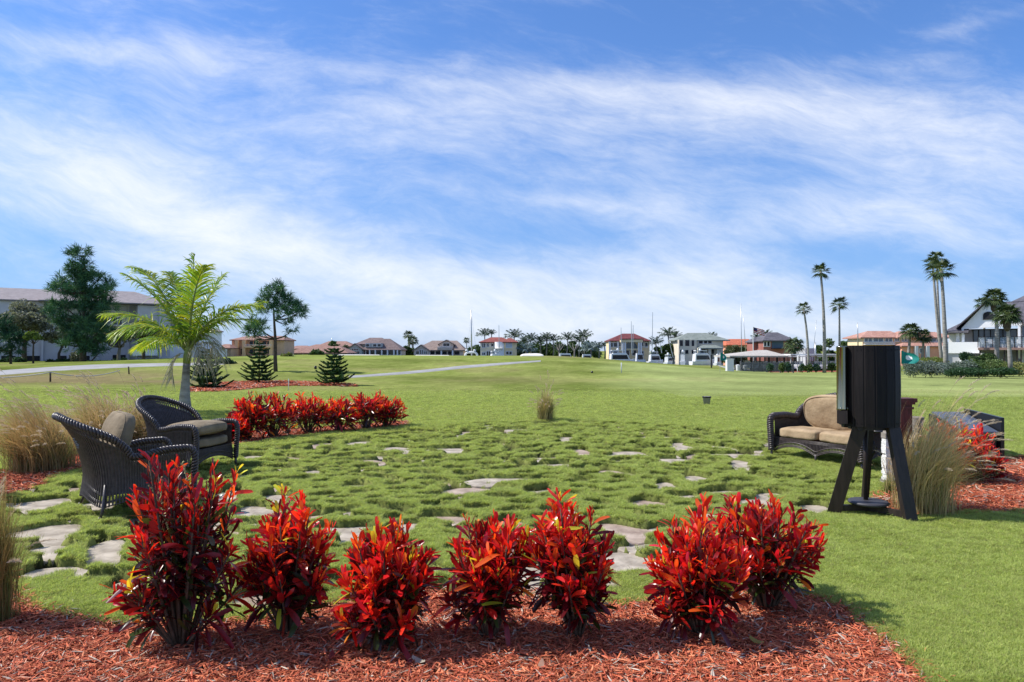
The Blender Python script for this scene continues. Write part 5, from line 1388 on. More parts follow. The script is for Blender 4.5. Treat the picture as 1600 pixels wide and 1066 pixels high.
# rope line on the left
posts = []
for px, py, top, lb in ((-120, 600, 583, 'rope post beyond the left edge'), (79, 597, 582, 'dark rope post at the left, holding the white rope'), (202, 585, 573, 'leaning dark rope post farther along the drive')):
    x, y = hit(px, py); z = tz(x, y); h = (py - top) / F * y; posts.append((x, y, z + h))
    if px < 0: continue
    q = MB(); q.tube([(0, 0, -.1), (-.01 if px < 100 else -.06, 0, h)], .055, 8); o = q.build('rope_post', M['bark'], None, True, (x, y, z)); tag(o, lb, 'rope post', 'rope posts along the drive')
q = MB()
for a, b in ((posts[0], posts[1]), (posts[1], (posts[1][0] + (posts[2][0] - posts[1][0]) * .86, posts[1][1] + (posts[2][1] - posts[1][1]) * .86, tz(posts[2][0], posts[2][1]) + .35))):
    pts = [tuple(np.array(a) * (1 - s) + np.array(b) * s + np.array((0, 0, -.35 * 4 * s * (1 - s)))) for s in np.linspace(0, 1, 16)]
    q.tube(pts, .035, 5)
tag(q.build('rope', M['rope'], None, True), 'sagging white rope strung between dark posts beside the drive', 'rope')

# fallen croton leaves on the mulch
for i, (px, py, c_, lb) in enumerate([(1302, 1003, (.16, .02, .04), 'dark purple fallen leaf at the right edge of the front mulch'), (1243, 928, (.42, .10, .04), 'small orange fallen leaf on the grass past the rightmost shrub'), (1180, 1005, (.35, .30, .08), 'yellowish fallen leaf on the mulch right of centre'),
        (1320, 968, (.40, .36, .30), 'grey bark flake near the right bend of the mulch'), (655, 1035, (.42, .38, .30), 'pale wood sliver on the mulch below the third shrub'), (845, 1042, (.55, .35, .24), 'pale bark flake on the mulch below the fourth shrub'), (232, 975, (.36, .12, .06), 'brown fallen leaf left of the tallest shrub'), (520, 1028, (.22, .03, .03), 'dark red fallen leaf below the second shrub')]):
    x, y = hit(px, py); r = np.random.default_rng(i + 70); a = r.random() * 6.3; K = 6; t = np.linspace(-1, 1, K)[:, None]; d_ = np.array((math.cos(a), math.sin(a), 0)); s_ = np.array((-math.sin(a), math.cos(a), 0))
    P_ = (d_ * t * .045 + np.array((0, 0, 1)) * (.012 * t**2 + .012))[None]; W_ = (s_ * (.014 * (1 - .7 * t**2)) + np.array((0, 0, .004)))[None]
    o = ribbons(P_, W_, np.array([c_]), 'fallen_leaf', M['leaf'], None, loc=(x, y, tz(x, y) + .005)); tag(o, lb, 'leaf')
# ------------------------------------------------------------------ buildings
def wallmat(name, c, s=.8): return mat_noise(name, tuple(min(.82, v * 1.12) for v in c), tuple(min(.86, v * 1.38) for v in c), s, .9, .15, 6)
WM = {k: wallmat(k + '_stucco', c) for k, c in {'lilac': (.42, .41, .44), 'orange': (.50, .33, .22), 'greygreen': (.30, .33, .33), 'tanwall': (.42, .35, .29), 'cream': (.62, .54, .38), 'yellow': (.62, .50, .30),
      'beige': (.55, .49, .38), 'coral': (.62, .30, .20), 'brick': (.28, .11, .085), 'white': (.80, .80, .79), 'peach': (.66, .42, .24), 'pgrey': (.38, .38, .40)}.items()}
RM = {k: mat_tile(k + '_roof_tiles', a, b) for k, (a, b) in {'mauve': ((.20, .17, .175), (.31, .27, .27)), 'clay': ((.24, .125, .095), (.40, .23, .18)), 'brown': ((.13, .09, .085), (.24, .175, .16)), 'tan': ((.20, .145, .12), (.33, .25, .21)),
      'red': ((.16, .035, .025), (.33, .085, .06)), 'maroon': ((.11, .022, .028), (.22, .05, .05)), 'green': ((.17, .20, .17), (.27, .30, .27)), 'vermilion': ((.42, .09, .04), (.62, .18, .09)), 'slate': ((.075, .07, .085), (.15, .14, .16)), 'salmon': ((.36, .17, .12), (.55, .31, .235)), 'canvas': ((.42, .38, .33), (.54, .50, .45))}.items()}
class Bld:
    def __init__(s, name, label, px, Y, cat='house', group=None, rot=False):
        s.Y = Y; s.x0 = X(px, Y); s.z0 = tz(s.x0, Y) - .2; s.th = math.atan2(s.x0, Y) if rot else 0
        s.r = thing(name, label, cat, (s.x0, Y, s.z0), -s.th, group)
    def x(s, px, dy=0): return (X(px, s.Y) - s.x0) / (math.cos(s.th) + (px - 800) / F * math.sin(s.th))
    def z(s, py, dy=0): return Z(py, s.Y + dy) - s.z0
    def wall(s, a, b, top, bot=None, dep=8, dy=0, mat='cream', name='wall'):
        q = MB(); q.box(s.x(a), s.x(b), dy, dy + dep, -2.2 if bot is None else s.z(bot), s.z(top)); return q.build(name, WM[mat], s.r)
    def hip(s, a, b, eave, ra, rb, ridge, dep=8, dy=0, mat='red', oh=.5, name='roof'):
        q = MB(); x0, x1, z0 = s.x(a), s.x(b), s.z(eave); r0, r1, z1 = s.x(ra), s.x(rb), s.z(ridge)
        y0, y1 = dy - oh, dy + dep + oh; ym = (y0 + y1) / 2
        if r1 - r0 < .05: r1 = r0 + .05
        q.add([(x0, y0, z0), (x1, y0, z0), (x1, y1, z0), (x0, y1, z0), (r0, ym, z1), (r1, ym, z1), (x0, y0, z0 - .18), (x1, y0, z0 - .18), (x1, y1, z0 - .18), (x0, y1, z0 - .18)],
              [(0, 1, 5, 4), (1, 2, 5), (2, 3, 4, 5), (3, 0, 4), (6, 7, 1, 0), (7, 8, 2, 1), (8, 9, 3, 2), (9, 6, 0, 3), (9, 8, 7, 6)]); return q.build(name, RM[mat], s.r)
    def gable(s, a, b, eave, pk, peak, dep=5, dy=0, mat='red', wm='cream', oh=.3):
        x0, x1, xm = s.x(a), s.x(b), s.x(pk); z0, z1 = s.z(eave), s.z(peak)
        q = MB(); q.prism([(x0, -2.2), (x1, -2.2), (x1, z0), (xm, z1), (x0, z0)], dy, dy + dep); q.build('wall', WM[wm], s.r)
        e = .14 + (z1 - z0) * .03; q = MB(); sl = (z1 - z0) / max(.1, (x1 - x0) / 2) * .35
        q.prism([(x0 - .35, z0 - sl), (xm, z1 + .02), (xm, z1 + .05 + e), (x0 - .35, z0 - sl + e)], dy - oh, dy + dep)
        q.prism([(x1 + .35, z0 - sl), (x1 + .35, z0 - sl + e), (xm, z1 + .05 + e), (xm, z1 + .02)], dy - oh + .003, dy + dep); return q.build('roof', RM[mat], s.r)
    def win(s, a, b, t, bt, dy=0, glass='glass', frame='white', mull=1, fw=.12, arch=False, parent=None):
        x0, x1, z0, z1 = s.x(a), s.x(b), s.z(bt), s.z(t); q = MB(); yf = dy - .07
        if arch:
            n = 12; pts = [(x0, z0), (x1, z0)]; R = (x1 - x0) / 2; za = max(z0 + .05, z1 - R * .9)
            pts += [((x0 + x1) / 2 + R * math.cos(PI * k / n), za + (z1 - za) * math.sin(PI * k / n)) for k in range(n + 1)]
            big = [(((p[0] - (x0 + x1) / 2) * (1 + fw / R) + (x0 + x1) / 2), (p[1] - z0) * (1 + fw / (z1 - z0)) + z0 - .03) for p in pts]
            q.prism(big, dy - .05, dy - .002); f = q.build('window', M['white'] if frame == 'white' else WM[frame], parent or s.r)
            q = MB(); q.prism(pts, dy - .09, dy - .053); q.build('pane', M[glass], f); return f
        q.box(x0 - fw, x0, yf, dy + .0, z0 - fw, z1 + fw); q.box(x1, x1 + fw, yf, dy, z0 - fw, z1 + fw); q.box(x0, x1, yf, dy, z1, z1 + fw); q.box(x0, x1, yf, dy, z0 - fw, z0)
        for k in range(1, mull): xx = x0 + (x1 - x0) * k / mull; q.box(xx - fw * .4, xx + fw * .4, yf + .01, dy - .03, z0, z1)
        f = q.build('window', M['white'] if frame == 'white' else (WM[frame] if frame in WM else M[frame]), parent or s.r)
        q = MB(); q.box(x0 + .002, x1 - .002, dy - .03, dy - .01, z0 + .002, z1 - .002); q.build('pane', M[glass], f); return f
    def col(s, px, t, bt=None, w=.22, dy=-.6, mat='white', name='column'):
        q = MB(); xx = s.x(px); q.box(xx - w, xx + w, dy - w, dy + w, -2.2 if bt is None else s.z(bt), s.z(t)); return q.build(name, M['white'] if mat == 'white' else WM[mat], s.r)
    def slab(s, a, b, t, bt, y0, y1, mat, name):
        q = MB(); q.box(s.x(a), s.x(b), y0, y1, s.z(bt), s.z(t)); return q.build(name, mat, s.r)
    def rail(s, a, b, t, bt, dy, n=12, mat='white', name='railing', th=.04):
        q = MB(); x0, x1, z0, z1 = s.x(a), s.x(b), s.z(bt), s.z(t); q.box(x0, x1, dy, dy + th, z1 - .06, z1); q.box(x0, x1, dy, dy + th, z0, z0 + .05)
        for k in range(n + 1): xx = x0 + (x1 - x0) * k / n; q.box(xx - .02, xx + .02, dy + .005, dy + th - .005, z0 + .05, z1 - .06)
        return q.build(name, M[mat], s.r)

# condominium on the left
B_ = Bld('condominium', 'long pale grey condominium block with mauve hipped roofs behind the pines', 100, 104, 'apartment building', rot=True)
B_.wall(-80, 212, 472, dep=22, mat='lilac'); B_.wall(212, 262, 475, dep=20, dy=-3, mat='lilac'); B_.wall(262, 348, 514, dep=14, dy=1, mat='white', name='end_wall')
B_.wall(318, 352, 546, dep=6, dy=-1.5, mat='white', name='end_wall')
B_.hip(-110, 120, 471, -60, 78, 445, dep=22, mat='mauve'); B_.hip(60, 270, 472, 86, 215, 446, dep=20, dy=-3.2, mat='mauve'); B_.hip(256, 350, 514, 268, 300, 492, dep=14, dy=1, mat='mauve')
for a in (38, 66, 152, 200, 246): B_.slab(a - 1.5, a + 1.5, 473, 580, -3.6 if a > 212 else -.5, 0 if a < 212 else -2.99, WM['lilac'], 'pilaster')
for i, (a, b) in enumerate(((42, 62), (2, 24), (90, 104), (108, 116), (132, 140), (176, 196))): 
    B_.slab(a, b, 556 if i < 5 else 555, 566, -.06, -.02, M['shadein'], 'garage_shade_panel')  # flat dark panels painting the shade inside the garage openings
for a, b, t, bt in ((96, 104, 536, 544), (150, 160, 520, 532), (169, 187, 530, 541), (14, 26, 510, 520), (44, 56, 490, 500), (80, 90, 490, 500), (110, 122, 520, 530), (140, 150, 494, 504), (176, 190, 494, 506), (284, 292, 530, 540), (306, 312, 530, 540)):
    B_.win(a, b, t, bt, 0 if a < 262 else 1, mull=2, fw=.15)
B_.slab(204, 241, 547, 556, -4.6, -3.02, WM['white'], 'balcony'); B_.slab(212, 240, 533, 547, -3.07, -3.03, M['shadein'], 'balcony_shade_panel'); B_.rail(205, 240, 540, 547, -4.5, 14)  # dark sheet on the wall paints the shade behind the balcony
B_.slab(204, 262, 514, 524, -4.4, -3.02, WM['white'], 'balcony'); B_.slab(212, 240, 500, 514, -3.07, -3.03, M['shadein'], 'balcony_shade_panel'); B_.rail(205, 260, 507, 514, -4.3, 16)
# three storey orange house
B_ = Bld('orange_house', 'three storey orange stucco house with balconies behind the slender pine', 405, 130)
B_.wall(362, 444, 531, dep=6, mat='orange'); B_.hip(360, 446, 531, 376, 436, 524.5, dep=6, mat='clay')
B_.wall(349, 374, 544, dep=4, dy=-4, mat='orange', name='wing'); B_.hip(348, 375, 544, 358, 366, 538, dep=4, dy=-4, mat='clay')
B_.win(360, 367, 546, 553, -4, 'bglass', mull=2)
for a, b, t, bt in ((390, 402, 533, 539), (410, 424, 533, 539), (376, 382, 545, 554), (390, 402, 546, 553), (412, 424, 546, 553), (376, 383, 559, 567), (395, 404, 560, 567), (366, 370, 533, 538)): B_.win(a, b, t, bt, 0, 'glass', 'orange', 2)
for px in (372.5, 384, 404, 426): B_.col(px, 532, dy=-.8, w=.3, mat='peach')
B_.slab(384, 428, 541, 543.5, -1.2, 0, WM['peach'], 'balcony'); B_.slab(372, 428, 556, 558.5, -1.2, 0, WM['peach'], 'balcony'); B_.rail(385, 427, 538.5, 541, -1.15, 20)
# low red tiled building
B_ = Bld('garage_house', 'low building with a broad salmon tiled roof and two dark garage bays', 495, 138)
B_.wall(450, 541, 551.5, dep=7, mat='pgrey'); B_.hip(444, 545, 551.5, 486, 520, 538, dep=7, mat='clay')
for a, b in ((459, 471.5), (474.5, 492), (500, 516), (522, 540)): B_.win(a, b, 553, 561, 0, 'bglass', 'white', 1, .2)
B_ = Bld('distant_house', 'distant house with clay roof above the low garage house', 525, 205)
B_.wall(498, 548, 540, mat='tanwall'); B_.hip(494, 552, 541, 508, 536, 533, mat='clay')
B_ = Bld('distant_house', 'distant roof between the orange house and the low garage building', 464, 210)
B_.wall(448, 484, 545, mat='tanwall'); B_.hip(446, 486, 545, 458, 474, 540, mat='clay')
# grey green house
B_ = Bld('grey_green_house', 'grey green two storey house with brown hip roofs and a many paned gable', 588, 150)
B_.wall(553, 600, 537, dep=8, dy=2, mat='greygreen'); B_.hip(551, 601, 537.5, 569, 589, 527, dep=8, dy=2, mat='brown')
B_.wall(564, 626, 546, dep=7, mat='greygreen', name='lower_wall'); B_.hip(562, 628, 546.5, 594, 605, 529, dep=7, mat='brown')
B_.gable(546, 567, 545.5, 556.5, 538, 4, -1.2, 'brown', 'greygreen')
for a in (548.5, 551, 553.7, 556.3, 559, 561.5): B_.win(a, a + 1.9, 549, 553, -1.2, fw=.06)
for a in (552, 554.6, 557.2, 559.8): B_.win(a, a + 1.9, 545, 547.8, -1.2, fw=.06)
for a, b in ((572, 577), (583, 588), (590, 595)): B_.win(a, b, 537.8, 541.8, -.02, fw=.1)
B_.slab(571, 597, 536.5, 543, .02, 2, WM['greygreen'], 'dormer_wall')
for a, b in ((568, 570.5), (572, 577.5), (579, 586), (588, 595.5), (598, 605), (607, 615), (617, 620.5), (622, 626)): B_.win(a, b, 547.5, 554.5, 0, 'glass', 'white', 1, .12)
for px in (578.2, 587, 597, 606, 616, 621.5): B_.col(px, 547, 558, .14, -.4)
B_.rail(567, 616, 556, 558.5, -.7, 30)
# tan house
B_ = Bld('tan_house', 'tan house with an arched dormer and balcony under a wide tiled roof', 688, 152)
B_.wall(650, 724, 546.5, dep=8, mat='tanwall'); B_.hip(646, 727, 547, 672, 712, 532, dep=8, mat='tan')
B_.gable(648, 671, 547.5, 659, 540, 4, -1.4, 'tan', 'tanwall')
for a in (651.5, 654, 657, 660, 663, 666): B_.win(a, a + 2.1, 547 if 655 < a < 662 else 549, 553.5, -1.4, fw=.06)
B_.gable(686, 708, 538, 697, 532.2, 5, .6, 'tan', 'tanwall'); B_.win(692, 696.5, 536.5, 541, .6); B_.win(697.5, 702, 536.5, 541, .6)
B_.slab(684, 707, 543, 547, -.9, .59, WM['tanwall'], 'balcony'); B_.rail(684, 707, 541, 543, -.85, 14)
for a, b in ((672, 679), (681, 689), (691, 698), (700, 706), (710, 718)): B_.win(a, b, 549, 554.5, 0, 'shadein', 'tanwall', 1, .1)
for px in (671.5, 690, 707.5): B_.col(px, 547.5, 556, .16, -.5)
# cream house with red roof
B_ = Bld('cream_house', 'cream two storey canal house with dark red tiled roof and curved white bay', 779, 150)
B_.wall(750.5, 800, 534.5, dep=9, mat='cream'); B_.hip(748, 802, 534.5, 766, 784, 526.5, dep=9, mat='red')
B_.wall(787, 807.5, 534.5, dep=7, dy=-1, mat='yellow', name='wing'); B_.hip(785.5, 809.5, 534.5, 794, 799, 528, dep=7, dy=-1, mat='red')
for a, b, t, bt in ((753.5, 758, 537, 543), (761, 764, 537.5, 542), (767.5, 776, 537, 541.5), (753.5, 758, 551, 555), (760.5, 766, 549, 556), (769, 771.5, 549, 556)): B_.win(a, b, t, bt, 0, mull=2, fw=.12)
B_.win(791, 799.5, 535.5, 543, -1, 'paleglass', 'white', 3); B_.win(791, 794.6, 549.5, 554, -1); B_.win(796, 799.5, 549.5, 554, -1)
q = MB(); q.lathe([(1.25, -2), (1.25, B_.z(534.5))], (B_.x(781.5), -.1, 0), 20); q.build('bay', WM['white'], B_.r, True)
B_.slab(770, 786, 544.5, 546, -2, -.02, WM['cream'], 'balcony')
# maroon roofed house
B_ = Bld('maroon_roof_house', 'cream canal house with maroon hip roof, tall arched window and white columns', 984, 150)
B_.wall(953, 1015, 532, dep=6, mat='yellow'); B_.hip(950.5, 1017, 532.5, 976, 995, 520.8, dep=6, mat='maroon')
B_.slab(968, 1002, 529.5, 535, -1.9, -.01, WM['yellow'], 'portico'); B_.hip(967, 1003, 529.5, 980, 990, 526.5, dep=1.5, dy=-1.9, mat='maroon', name='portico_roof', oh=.15)
B_.win(977, 995.5, 534, 545, 0, 'bglass', 'yellow', arch=True)
for a, b, t, bt in ((954.5, 957.5, 536, 542), (959, 964, 536, 542), (967, 969.5, 536, 541), (1001.5, 1005, 535, 541), (954.5, 957.5, 549, 553.5), (959, 964, 549, 553.5), (978, 983, 548, 555), (988, 994, 548, 555), (1001.5, 1005.5, 549, 556), (1008, 1012, 536, 542)): B_.win(a, b, t, bt, 0)
for px in (971.5, 975, 996, 999.5): B_.col(px, 535, dy=-1.6, w=.17)
for px in (952.5, 965.5): B_.col(px, 533, dy=-.15, w=.2)
B_.rail(1001, 1012, 541.5, 544, -.6, 10); B_.slab(976, 996, 545, 546.5, -1.5, -.02, WM['yellow'], 'balcony')
# grey green roofed house
B_ = Bld('green_roof_house', 'beige canal house with a broad grey green hip roof and dark triple windows', 1095, 146)
B_.wall(1058, 1130, 531, dep=6, mat='beige'); B_.hip(1054, 1140, 531.5, 1080, 1110, 519.8, dep=6, mat='green')
B_.slab(1058, 1086, 531.4, 575, -1.4, -.01, WM['beige'], 'bay'); 
for a, b, t, bt, dy in ((1059.5, 1064.5, 532, 541, -1.4), (1068, 1074.5, 531.8, 541, -1.4), (1078, 1082, 532, 541, -1.4), (1060, 1063.5, 547, 553, -1.4), (1068, 1073, 547, 553, -1.4), (1078, 1082, 547, 553, -1.4), (1092, 1098, 532, 537, 0), (1100, 1105, 532, 537, 0), (1106.5, 1112, 532, 537, 0)): B_.win(a, b, t, bt, dy, 'glass', 'beige' if dy else 'white')
B_.hip(1086, 1124, 544, 1094, 1116, 539.5, dep=2.4, dy=-2.6, mat='green', name='porch_roof', oh=.2)
for px in (1087.5, 1104, 1117): B_.col(px, 544, dy=-2.2, w=.25, mat='beige')
for a, b in ((1090, 1102), (1106, 1110), (1112, 1115.5)): B_.win(a, b, 546, 553, 0, 'shadein', 'beige')
# red orange roof
B_ = Bld('vermilion_roof_house', 'house showing only its bright red orange roof behind green trees', 1160, 190)
B_.wall(1138, 1184, 538.5, mat='coral'); B_.hip(1134, 1188, 539, 1142, 1178, 529.5, mat='vermilion')
# brick house
B_ = Bld('brick_house', 'red brick house with dark slate hip roof behind the tan pavilion', 1220, 118)
B_.wall(1193, 1240, 531.5, dep=5, mat='brick'); B_.hip(1190, 1243, 532, 1209, 1224, 518.8, dep=5, mat='slate')
B_.wall(1186, 1198, 533, dep=3, dy=3, mat='brick', name='wing'); B_.hip(1184, 1204, 533.5, 1194, 1199, 526, dep=3, dy=3, mat='slate')
B_.wall(1226, 1254, 532.5, dep=4, dy=1, mat='brick', name='wing'); B_.wall(1250, 1262, 546, dep=3, dy=1, mat='brick', name='wing'); B_.hip(1249, 1264, 546, 1253, 1256, 541, dep=3, dy=1, mat='clay', name='roof')
B_.win(1194, 1197, 534, 541, 0, mull=1); B_.win(1199, 1202.5, 534, 541, 0); B_.slab(1206, 1224, 532.5, 544, -.06, -.02, M['bglass'], 'window_wall'); B_.slab(1205, 1226, 544, 545.3, -.8, 0, M['shadein'], 'balcony')
for a in (1229.5, 1235, 1246.5): B_.win(a, a + 4, 536, 541, .98 if a > 1240 else -.0, 'bglass', mull=2)
for a in (1229.5, 1246.5): B_.win(a, a + 4.5, 548, 553.5, .98, 'bglass', mull=2)
# pavilion
B_ = Bld('pavilion', 'open shade pavilion with a broad tan pyramid roof sheltering golf carts', 1186, 84, 'pavilion')
B_.hip(1139, 1230, 556, 1200, 1212, 547, dep=6, mat='canvas', oh=.3)
for px in (1150, 1162, 1176, 1189, 1203, 1216, 1227):
    B_.col(px, 555.3, w=.12, dy=.3, mat='bark_', name='post') if False else B_.slab(px - .8, px + .8, 555.6, 600, .2, .45, M['shadein'], 'post')
for px in (1150, 1176, 1203, 1227): B_.slab(px - .8, px + .8, 555.6, 600, 10.2, 10.5, M['shadein'], 'post')
# long cart shelter
B_ = Bld('cart_shelter', 'long flat white cart shelter between the palms and the barrel', 1275, 86, 'shelter')
B_.slab(1234, 1324, 553.5, 555.5, -.3, 4, M['white'], 'roof')
for px in range(1236, 1322, 14): B_.slab(px - .6, px + .6, 556.1, 600, 0, .15, M['white'], 'post')
B_.wall(1296, 1312, 544, dep=3, dy=7, mat='pgrey', name='back_wall')
# picket fence
B_ = Bld('picket_fence', 'dark grey picket fence in front of the golf carts', 1200, 78, 'fence')
x0_, x1_ = B_.x(1158), B_.x(1240); q = MB(); k = 0; xx = x0_
while xx < x1_: q.box(xx, xx + .09, 0, .03, .25, B_.z(566)); xx += .135
q.box(x0_, x1_, .031, .08, B_.z(569), B_.z(568)); q.box(x0_, x1_, .031, .08, .4, .5); q.build('pickets', WM['pgrey'] if False else M['fence'], B_.r)
for px in (1158, 1178, 1199, 1220, 1240): B_.slab(px - .8, px + .8, 564.5, 600, .09, .2, M['fence'], 'post')
# long orange building
B_ = Bld('long_orange_building', 'long two storey peach and orange building with salmon tiled roofs behind the sabal palms', 1395, 118, 'building')
B_.wall(1341, 1470, 527.5, dep=5.2, dy=-1.49, mat='yellow'); B_.slab(1341, 1470, 528, 600, -1.52, -1.48, WM['peach'], 'wall')  # sunlight of the left end put into yellow paint, shaded front in peach
B_.hip(1336, 1404, 527.5, 1362, 1398, 517, dep=5.5, dy=-1.5, mat='salmon'); B_.hip(1390, 1442, 527.3, 1408, 1430, 517.5, dep=5.5, dy=-2, mat='salmon'); B_.hip(1430, 1486, 527.5, 1446, 1468, 518.5, dep=5.5, dy=-1.5, mat='salmon')
for a, b in ((1344, 1355), (1358, 1372), (1376, 1386), (1391, 1397), (1402, 1404), (1406.5, 1408.5), (1411, 1413), (1431, 1441), (1447, 1462), (1464, 1468)): B_.win(a, b, 529, 534 if a < 1390 or a > 1420 else 533, -1.5, 'bglass', mull=2 if b - a > 4 else 1, fw=.15)
B_.rail(1342, 1388, 535, 538, -2.1, 30); B_.slab(1342, 1388, 538, 539, -2.2, -1.52, M['white'], 'balcony')
B_.slab(1389, 1470, 541, 600, -4, -1.51, WM['coral'], 'lower_wall'); B_.hip(1386, 1472, 540.8, 1396, 1462, 536, dep=2.6, dy=-4.2, mat='salmon', name='porch_roof', oh=.3)
for a, b in ((1410, 1412), (1416, 1418), (1452, 1456), (1458, 1462), (1464, 1467)): B_.win(a, b, 545, 551, -4, 'glass', mull=1, fw=.15)
for px in (1408, 1449, 1425): B_.col(px, 541, dy=-4.4, w=.25)
B_.rail(1448, 1470, 551, 554, -4.8, 14)
# clubhouse
B_ = Bld('clubhouse', 'white clubhouse with a big gable, half round window and dark slate roof at the right', 1550, 74, 'clubhouse', rot=True)
dY = 0
x0, x1, xm = B_.x(1503), B_.x(1597), B_.x(1546)
q = MB(); q.prism([(x0, B_.z(514)), (x1, B_.z(509)), (x1, B_.z(504)), (xm, B_.z(469)), (x0, B_.z(512))], 0, .5); q.build('gable_wall', WM['white'], B_.r)
B_.slab(1503, 1506.5, 514.2, 552, -.15, .35, WM['white'], 'pillar'); B_.slab(1591, 1595, 509.2, 560, -.15, .35, WM['white'], 'pillar')
B_.slab(1506, 1592, 513, 560, 2.6, 2.8, WM['pgrey'], 'back_wall')
for a, b in ((1521, 1528), (1530, 1537), (1539, 1547), (1549, 1556), (1560, 1567), (1569, 1578), (1580, 1590)): B_.win(a, b, 515, 534, 2.58, 'bglass', 'black', 1, .09)
B_.win(1536.5, 1553.5, 487, 499.5, 0, 'shadein', 'white', arch=True)
q = MB(); q.prism([(x0 - .5, B_.z(513)), (xm, B_.z(467.6)), (xm, B_.z(465.6)), (x0 - .5, B_.z(510.5))], -.5, 13); xr = B_.x(1606); q.prism([(x1 + .3, B_.z(505)), (x1 + .3, B_.z(502.5)), (xm, B_.z(465.6)), (xm, B_.z(467.6))], -.497, 13); q.build('roof', RM['slate'], B_.r)
B_.slab(1546, 1760, 467.2, 468.2, 6, 6.4, RM['slate'], 'ridge')
q = MB(); zr = B_.z(467.5); zE = B_.z(504); q.add([(xm + .2, 6.2, zr), (B_.x(1760), 6.2, zr), (B_.x(1760), -.6, zE), (x1 + .1, -.6, zE), (xm + .2, 6.2, zr - .2), (B_.x(1760), 6.2, zr - .2), (B_.x(1760), -.6, zE - .25), (x1 + .1, -.6, zE - .25), (B_.x(1760), 13, zE), (xm + .2, 13, zE)], [(3, 2, 1, 0), (7, 6, 2, 3), (4, 5, 6, 7), (0, 1, 8, 9)]); q.build('roof', RM['slate'], B_.r)
q = MB(); q.add([(B_.x(1582), 7, B_.z(467)), (B_.x(1700), 7, B_.z(467)), (B_.x(1700), 11, B_.z(452)), (B_.x(1612), 11, B_.z(452)), (B_.x(1700), 15, B_.z(467)), (B_.x(1582), 15, B_.z(467))], [(0, 1, 2, 3), (3, 2, 4, 5), (0, 3, 5)]); q.build('upper_roof', RM['slate'], B_.r)
B_.wall(1597, 1760, 504, dep=10, dy=.5, mat='white'); B_.slab(1598, 1640, 510, 536, .4, .49, M['bglass'], 'window_wall')
q = MB(); q.add([(B_.x(1474), -.6, B_.z(517.5)), (B_.x(1514), -.6, B_.z(517.5)), (B_.x(1514), 5, B_.z(498)), (B_.x(1506), 5, B_.z(498)), (B_.x(1474), 9, B_.z(517.5)), (B_.x(1474), -.6, B_.z(520)), (B_.x(1514), -.6, B_.z(520)), (B_.x(1514), 9, B_.z(520)), (B_.x(1474), 9, B_.z(520))], [(0, 1, 2, 3), (0, 3, 4), (5, 6, 1, 0), (8, 5, 0, 4), (8, 7, 6, 5)]); q.build('porch_roof', RM['slate'], B_.r)
B_.col(1497, 520.2, 552, .15, .3); B_.slab(1480, 1503, 520.5, 552, 4, 4.2, WM['white'], 'back_wall')
B_.slab(1478, 1531, 534.5, 552, -.6, -.2, WM['white'], 'parapet'); B_.slab(1480, 1500, 552.2, 600, -.4, 3, WM['pgrey'], 'lower_wall'); B_.slab(1500, 1503.5, 552.2, 600, -.6, -.2, WM['white'], 'pillar'); B_.slab(1504, 1760, 552, 600, 2.4, 3, WM['pgrey'], 'lower_wall')
B_.slab(1529, 1760, 543.5, 547, -3.4, 2.5, M['deckwood'], 'deck'); B_.slab(1506, 1529, 543.5, 547, -.18, 2.5, M['deckwood'], 'deck')
for px in (1532, 1569, 1588, 1594, 1612): B_.slab(px - 1.1, px + 1.1, 547.1, 600, -3.1, -2.8, M['dwood2'], 'post')
q = MB()
for k in range(9): q.box(B_.x(1515) + k * .16, B_.x(1531), -1.4, -.65, B_.z(566) + k * .11, B_.z(566) + (k + 1) * .11)
q.build('stairs', WM['white'], B_.r)
q = MB(); zt, zb = B_.z(527), B_.z(543.3)
q.box(B_.x(1529), B_.x(1760), -3.3, -3.26, zt - .05, zt)
for px in range(1529, 1700, 11): q.box(B_.x(px) - .03, B_.x(px) + .03, -3.31, -3.25, zb, zt - .05)
q.build('railing', M['dwood2'], B_.r)
q = MB(); q.box(B_.x(1529.5), B_.x(1758), -3.285, -3.275, zb + .1, zt - .07); q.build('glass_panel', M['clearglass'], B_.r)
# deck chairs
def deck_chair(px, dy, rz, lb, mat='white'):
    Y = 74 + dy; x = X(px, Y); z = Z(543.4, 70.6) 
    t_ = thing('deck_chair', lb, 'chair', (x, Y, z), rz, 'chairs on the clubhouse deck')
    q = MB(); q.box(-.25, .25, -.25, .25, .40, .44); q.build('seat', M[mat], t_)
    q = MB()
    T = Matrix.Translation((0, .25, .44)) @ Matrix.Rotation(rad(-12), 4, 'X'); q.box(-.25, .25, 0, .03, .0, .48, 0, T); q.build('backrest', M[mat], t_)
    for sx in (-1, 1):
        q = MB(); q.box(sx * .27 - .02, sx * .27 + .02, -.25, .27, .62, .65); q.build('armrest', M['white'], t_)
        for sy in (-.25, .25): q = MB(); q.tube([(sx * .25, sy, .40), (sx * .27, sy * 1.1, 0)], .02, 5); q.build('leg', M['white'], t_)
M['bluesling'] = mat_plain('blue_grey_sling', (.10, .15, .24), .7)
for i, (px, dy, rz, lb, mt) in enumerate(((1540, -2, .3, 'white deck chair left of the left sabal trunk', 'white'), (1549, -1.4, -.4, 'pale deck chair just left of the left sabal trunk on the deck', 'white'), (1568, -2, .2, 'blue grey deck chair between the two sabal trunks', 'bluesling'), (1573, -1.2, 1.4, 'blue grey deck chair touching the right sabal trunk', 'bluesling'), (1586, -2, .5, 'white deck chair right of the right sabal trunk', 'white'), (1594, -1.6, -.5, 'white deck chair nearest the right edge of the photo', 'white'))): deck_chair(px, dy, rz, lb, mt)

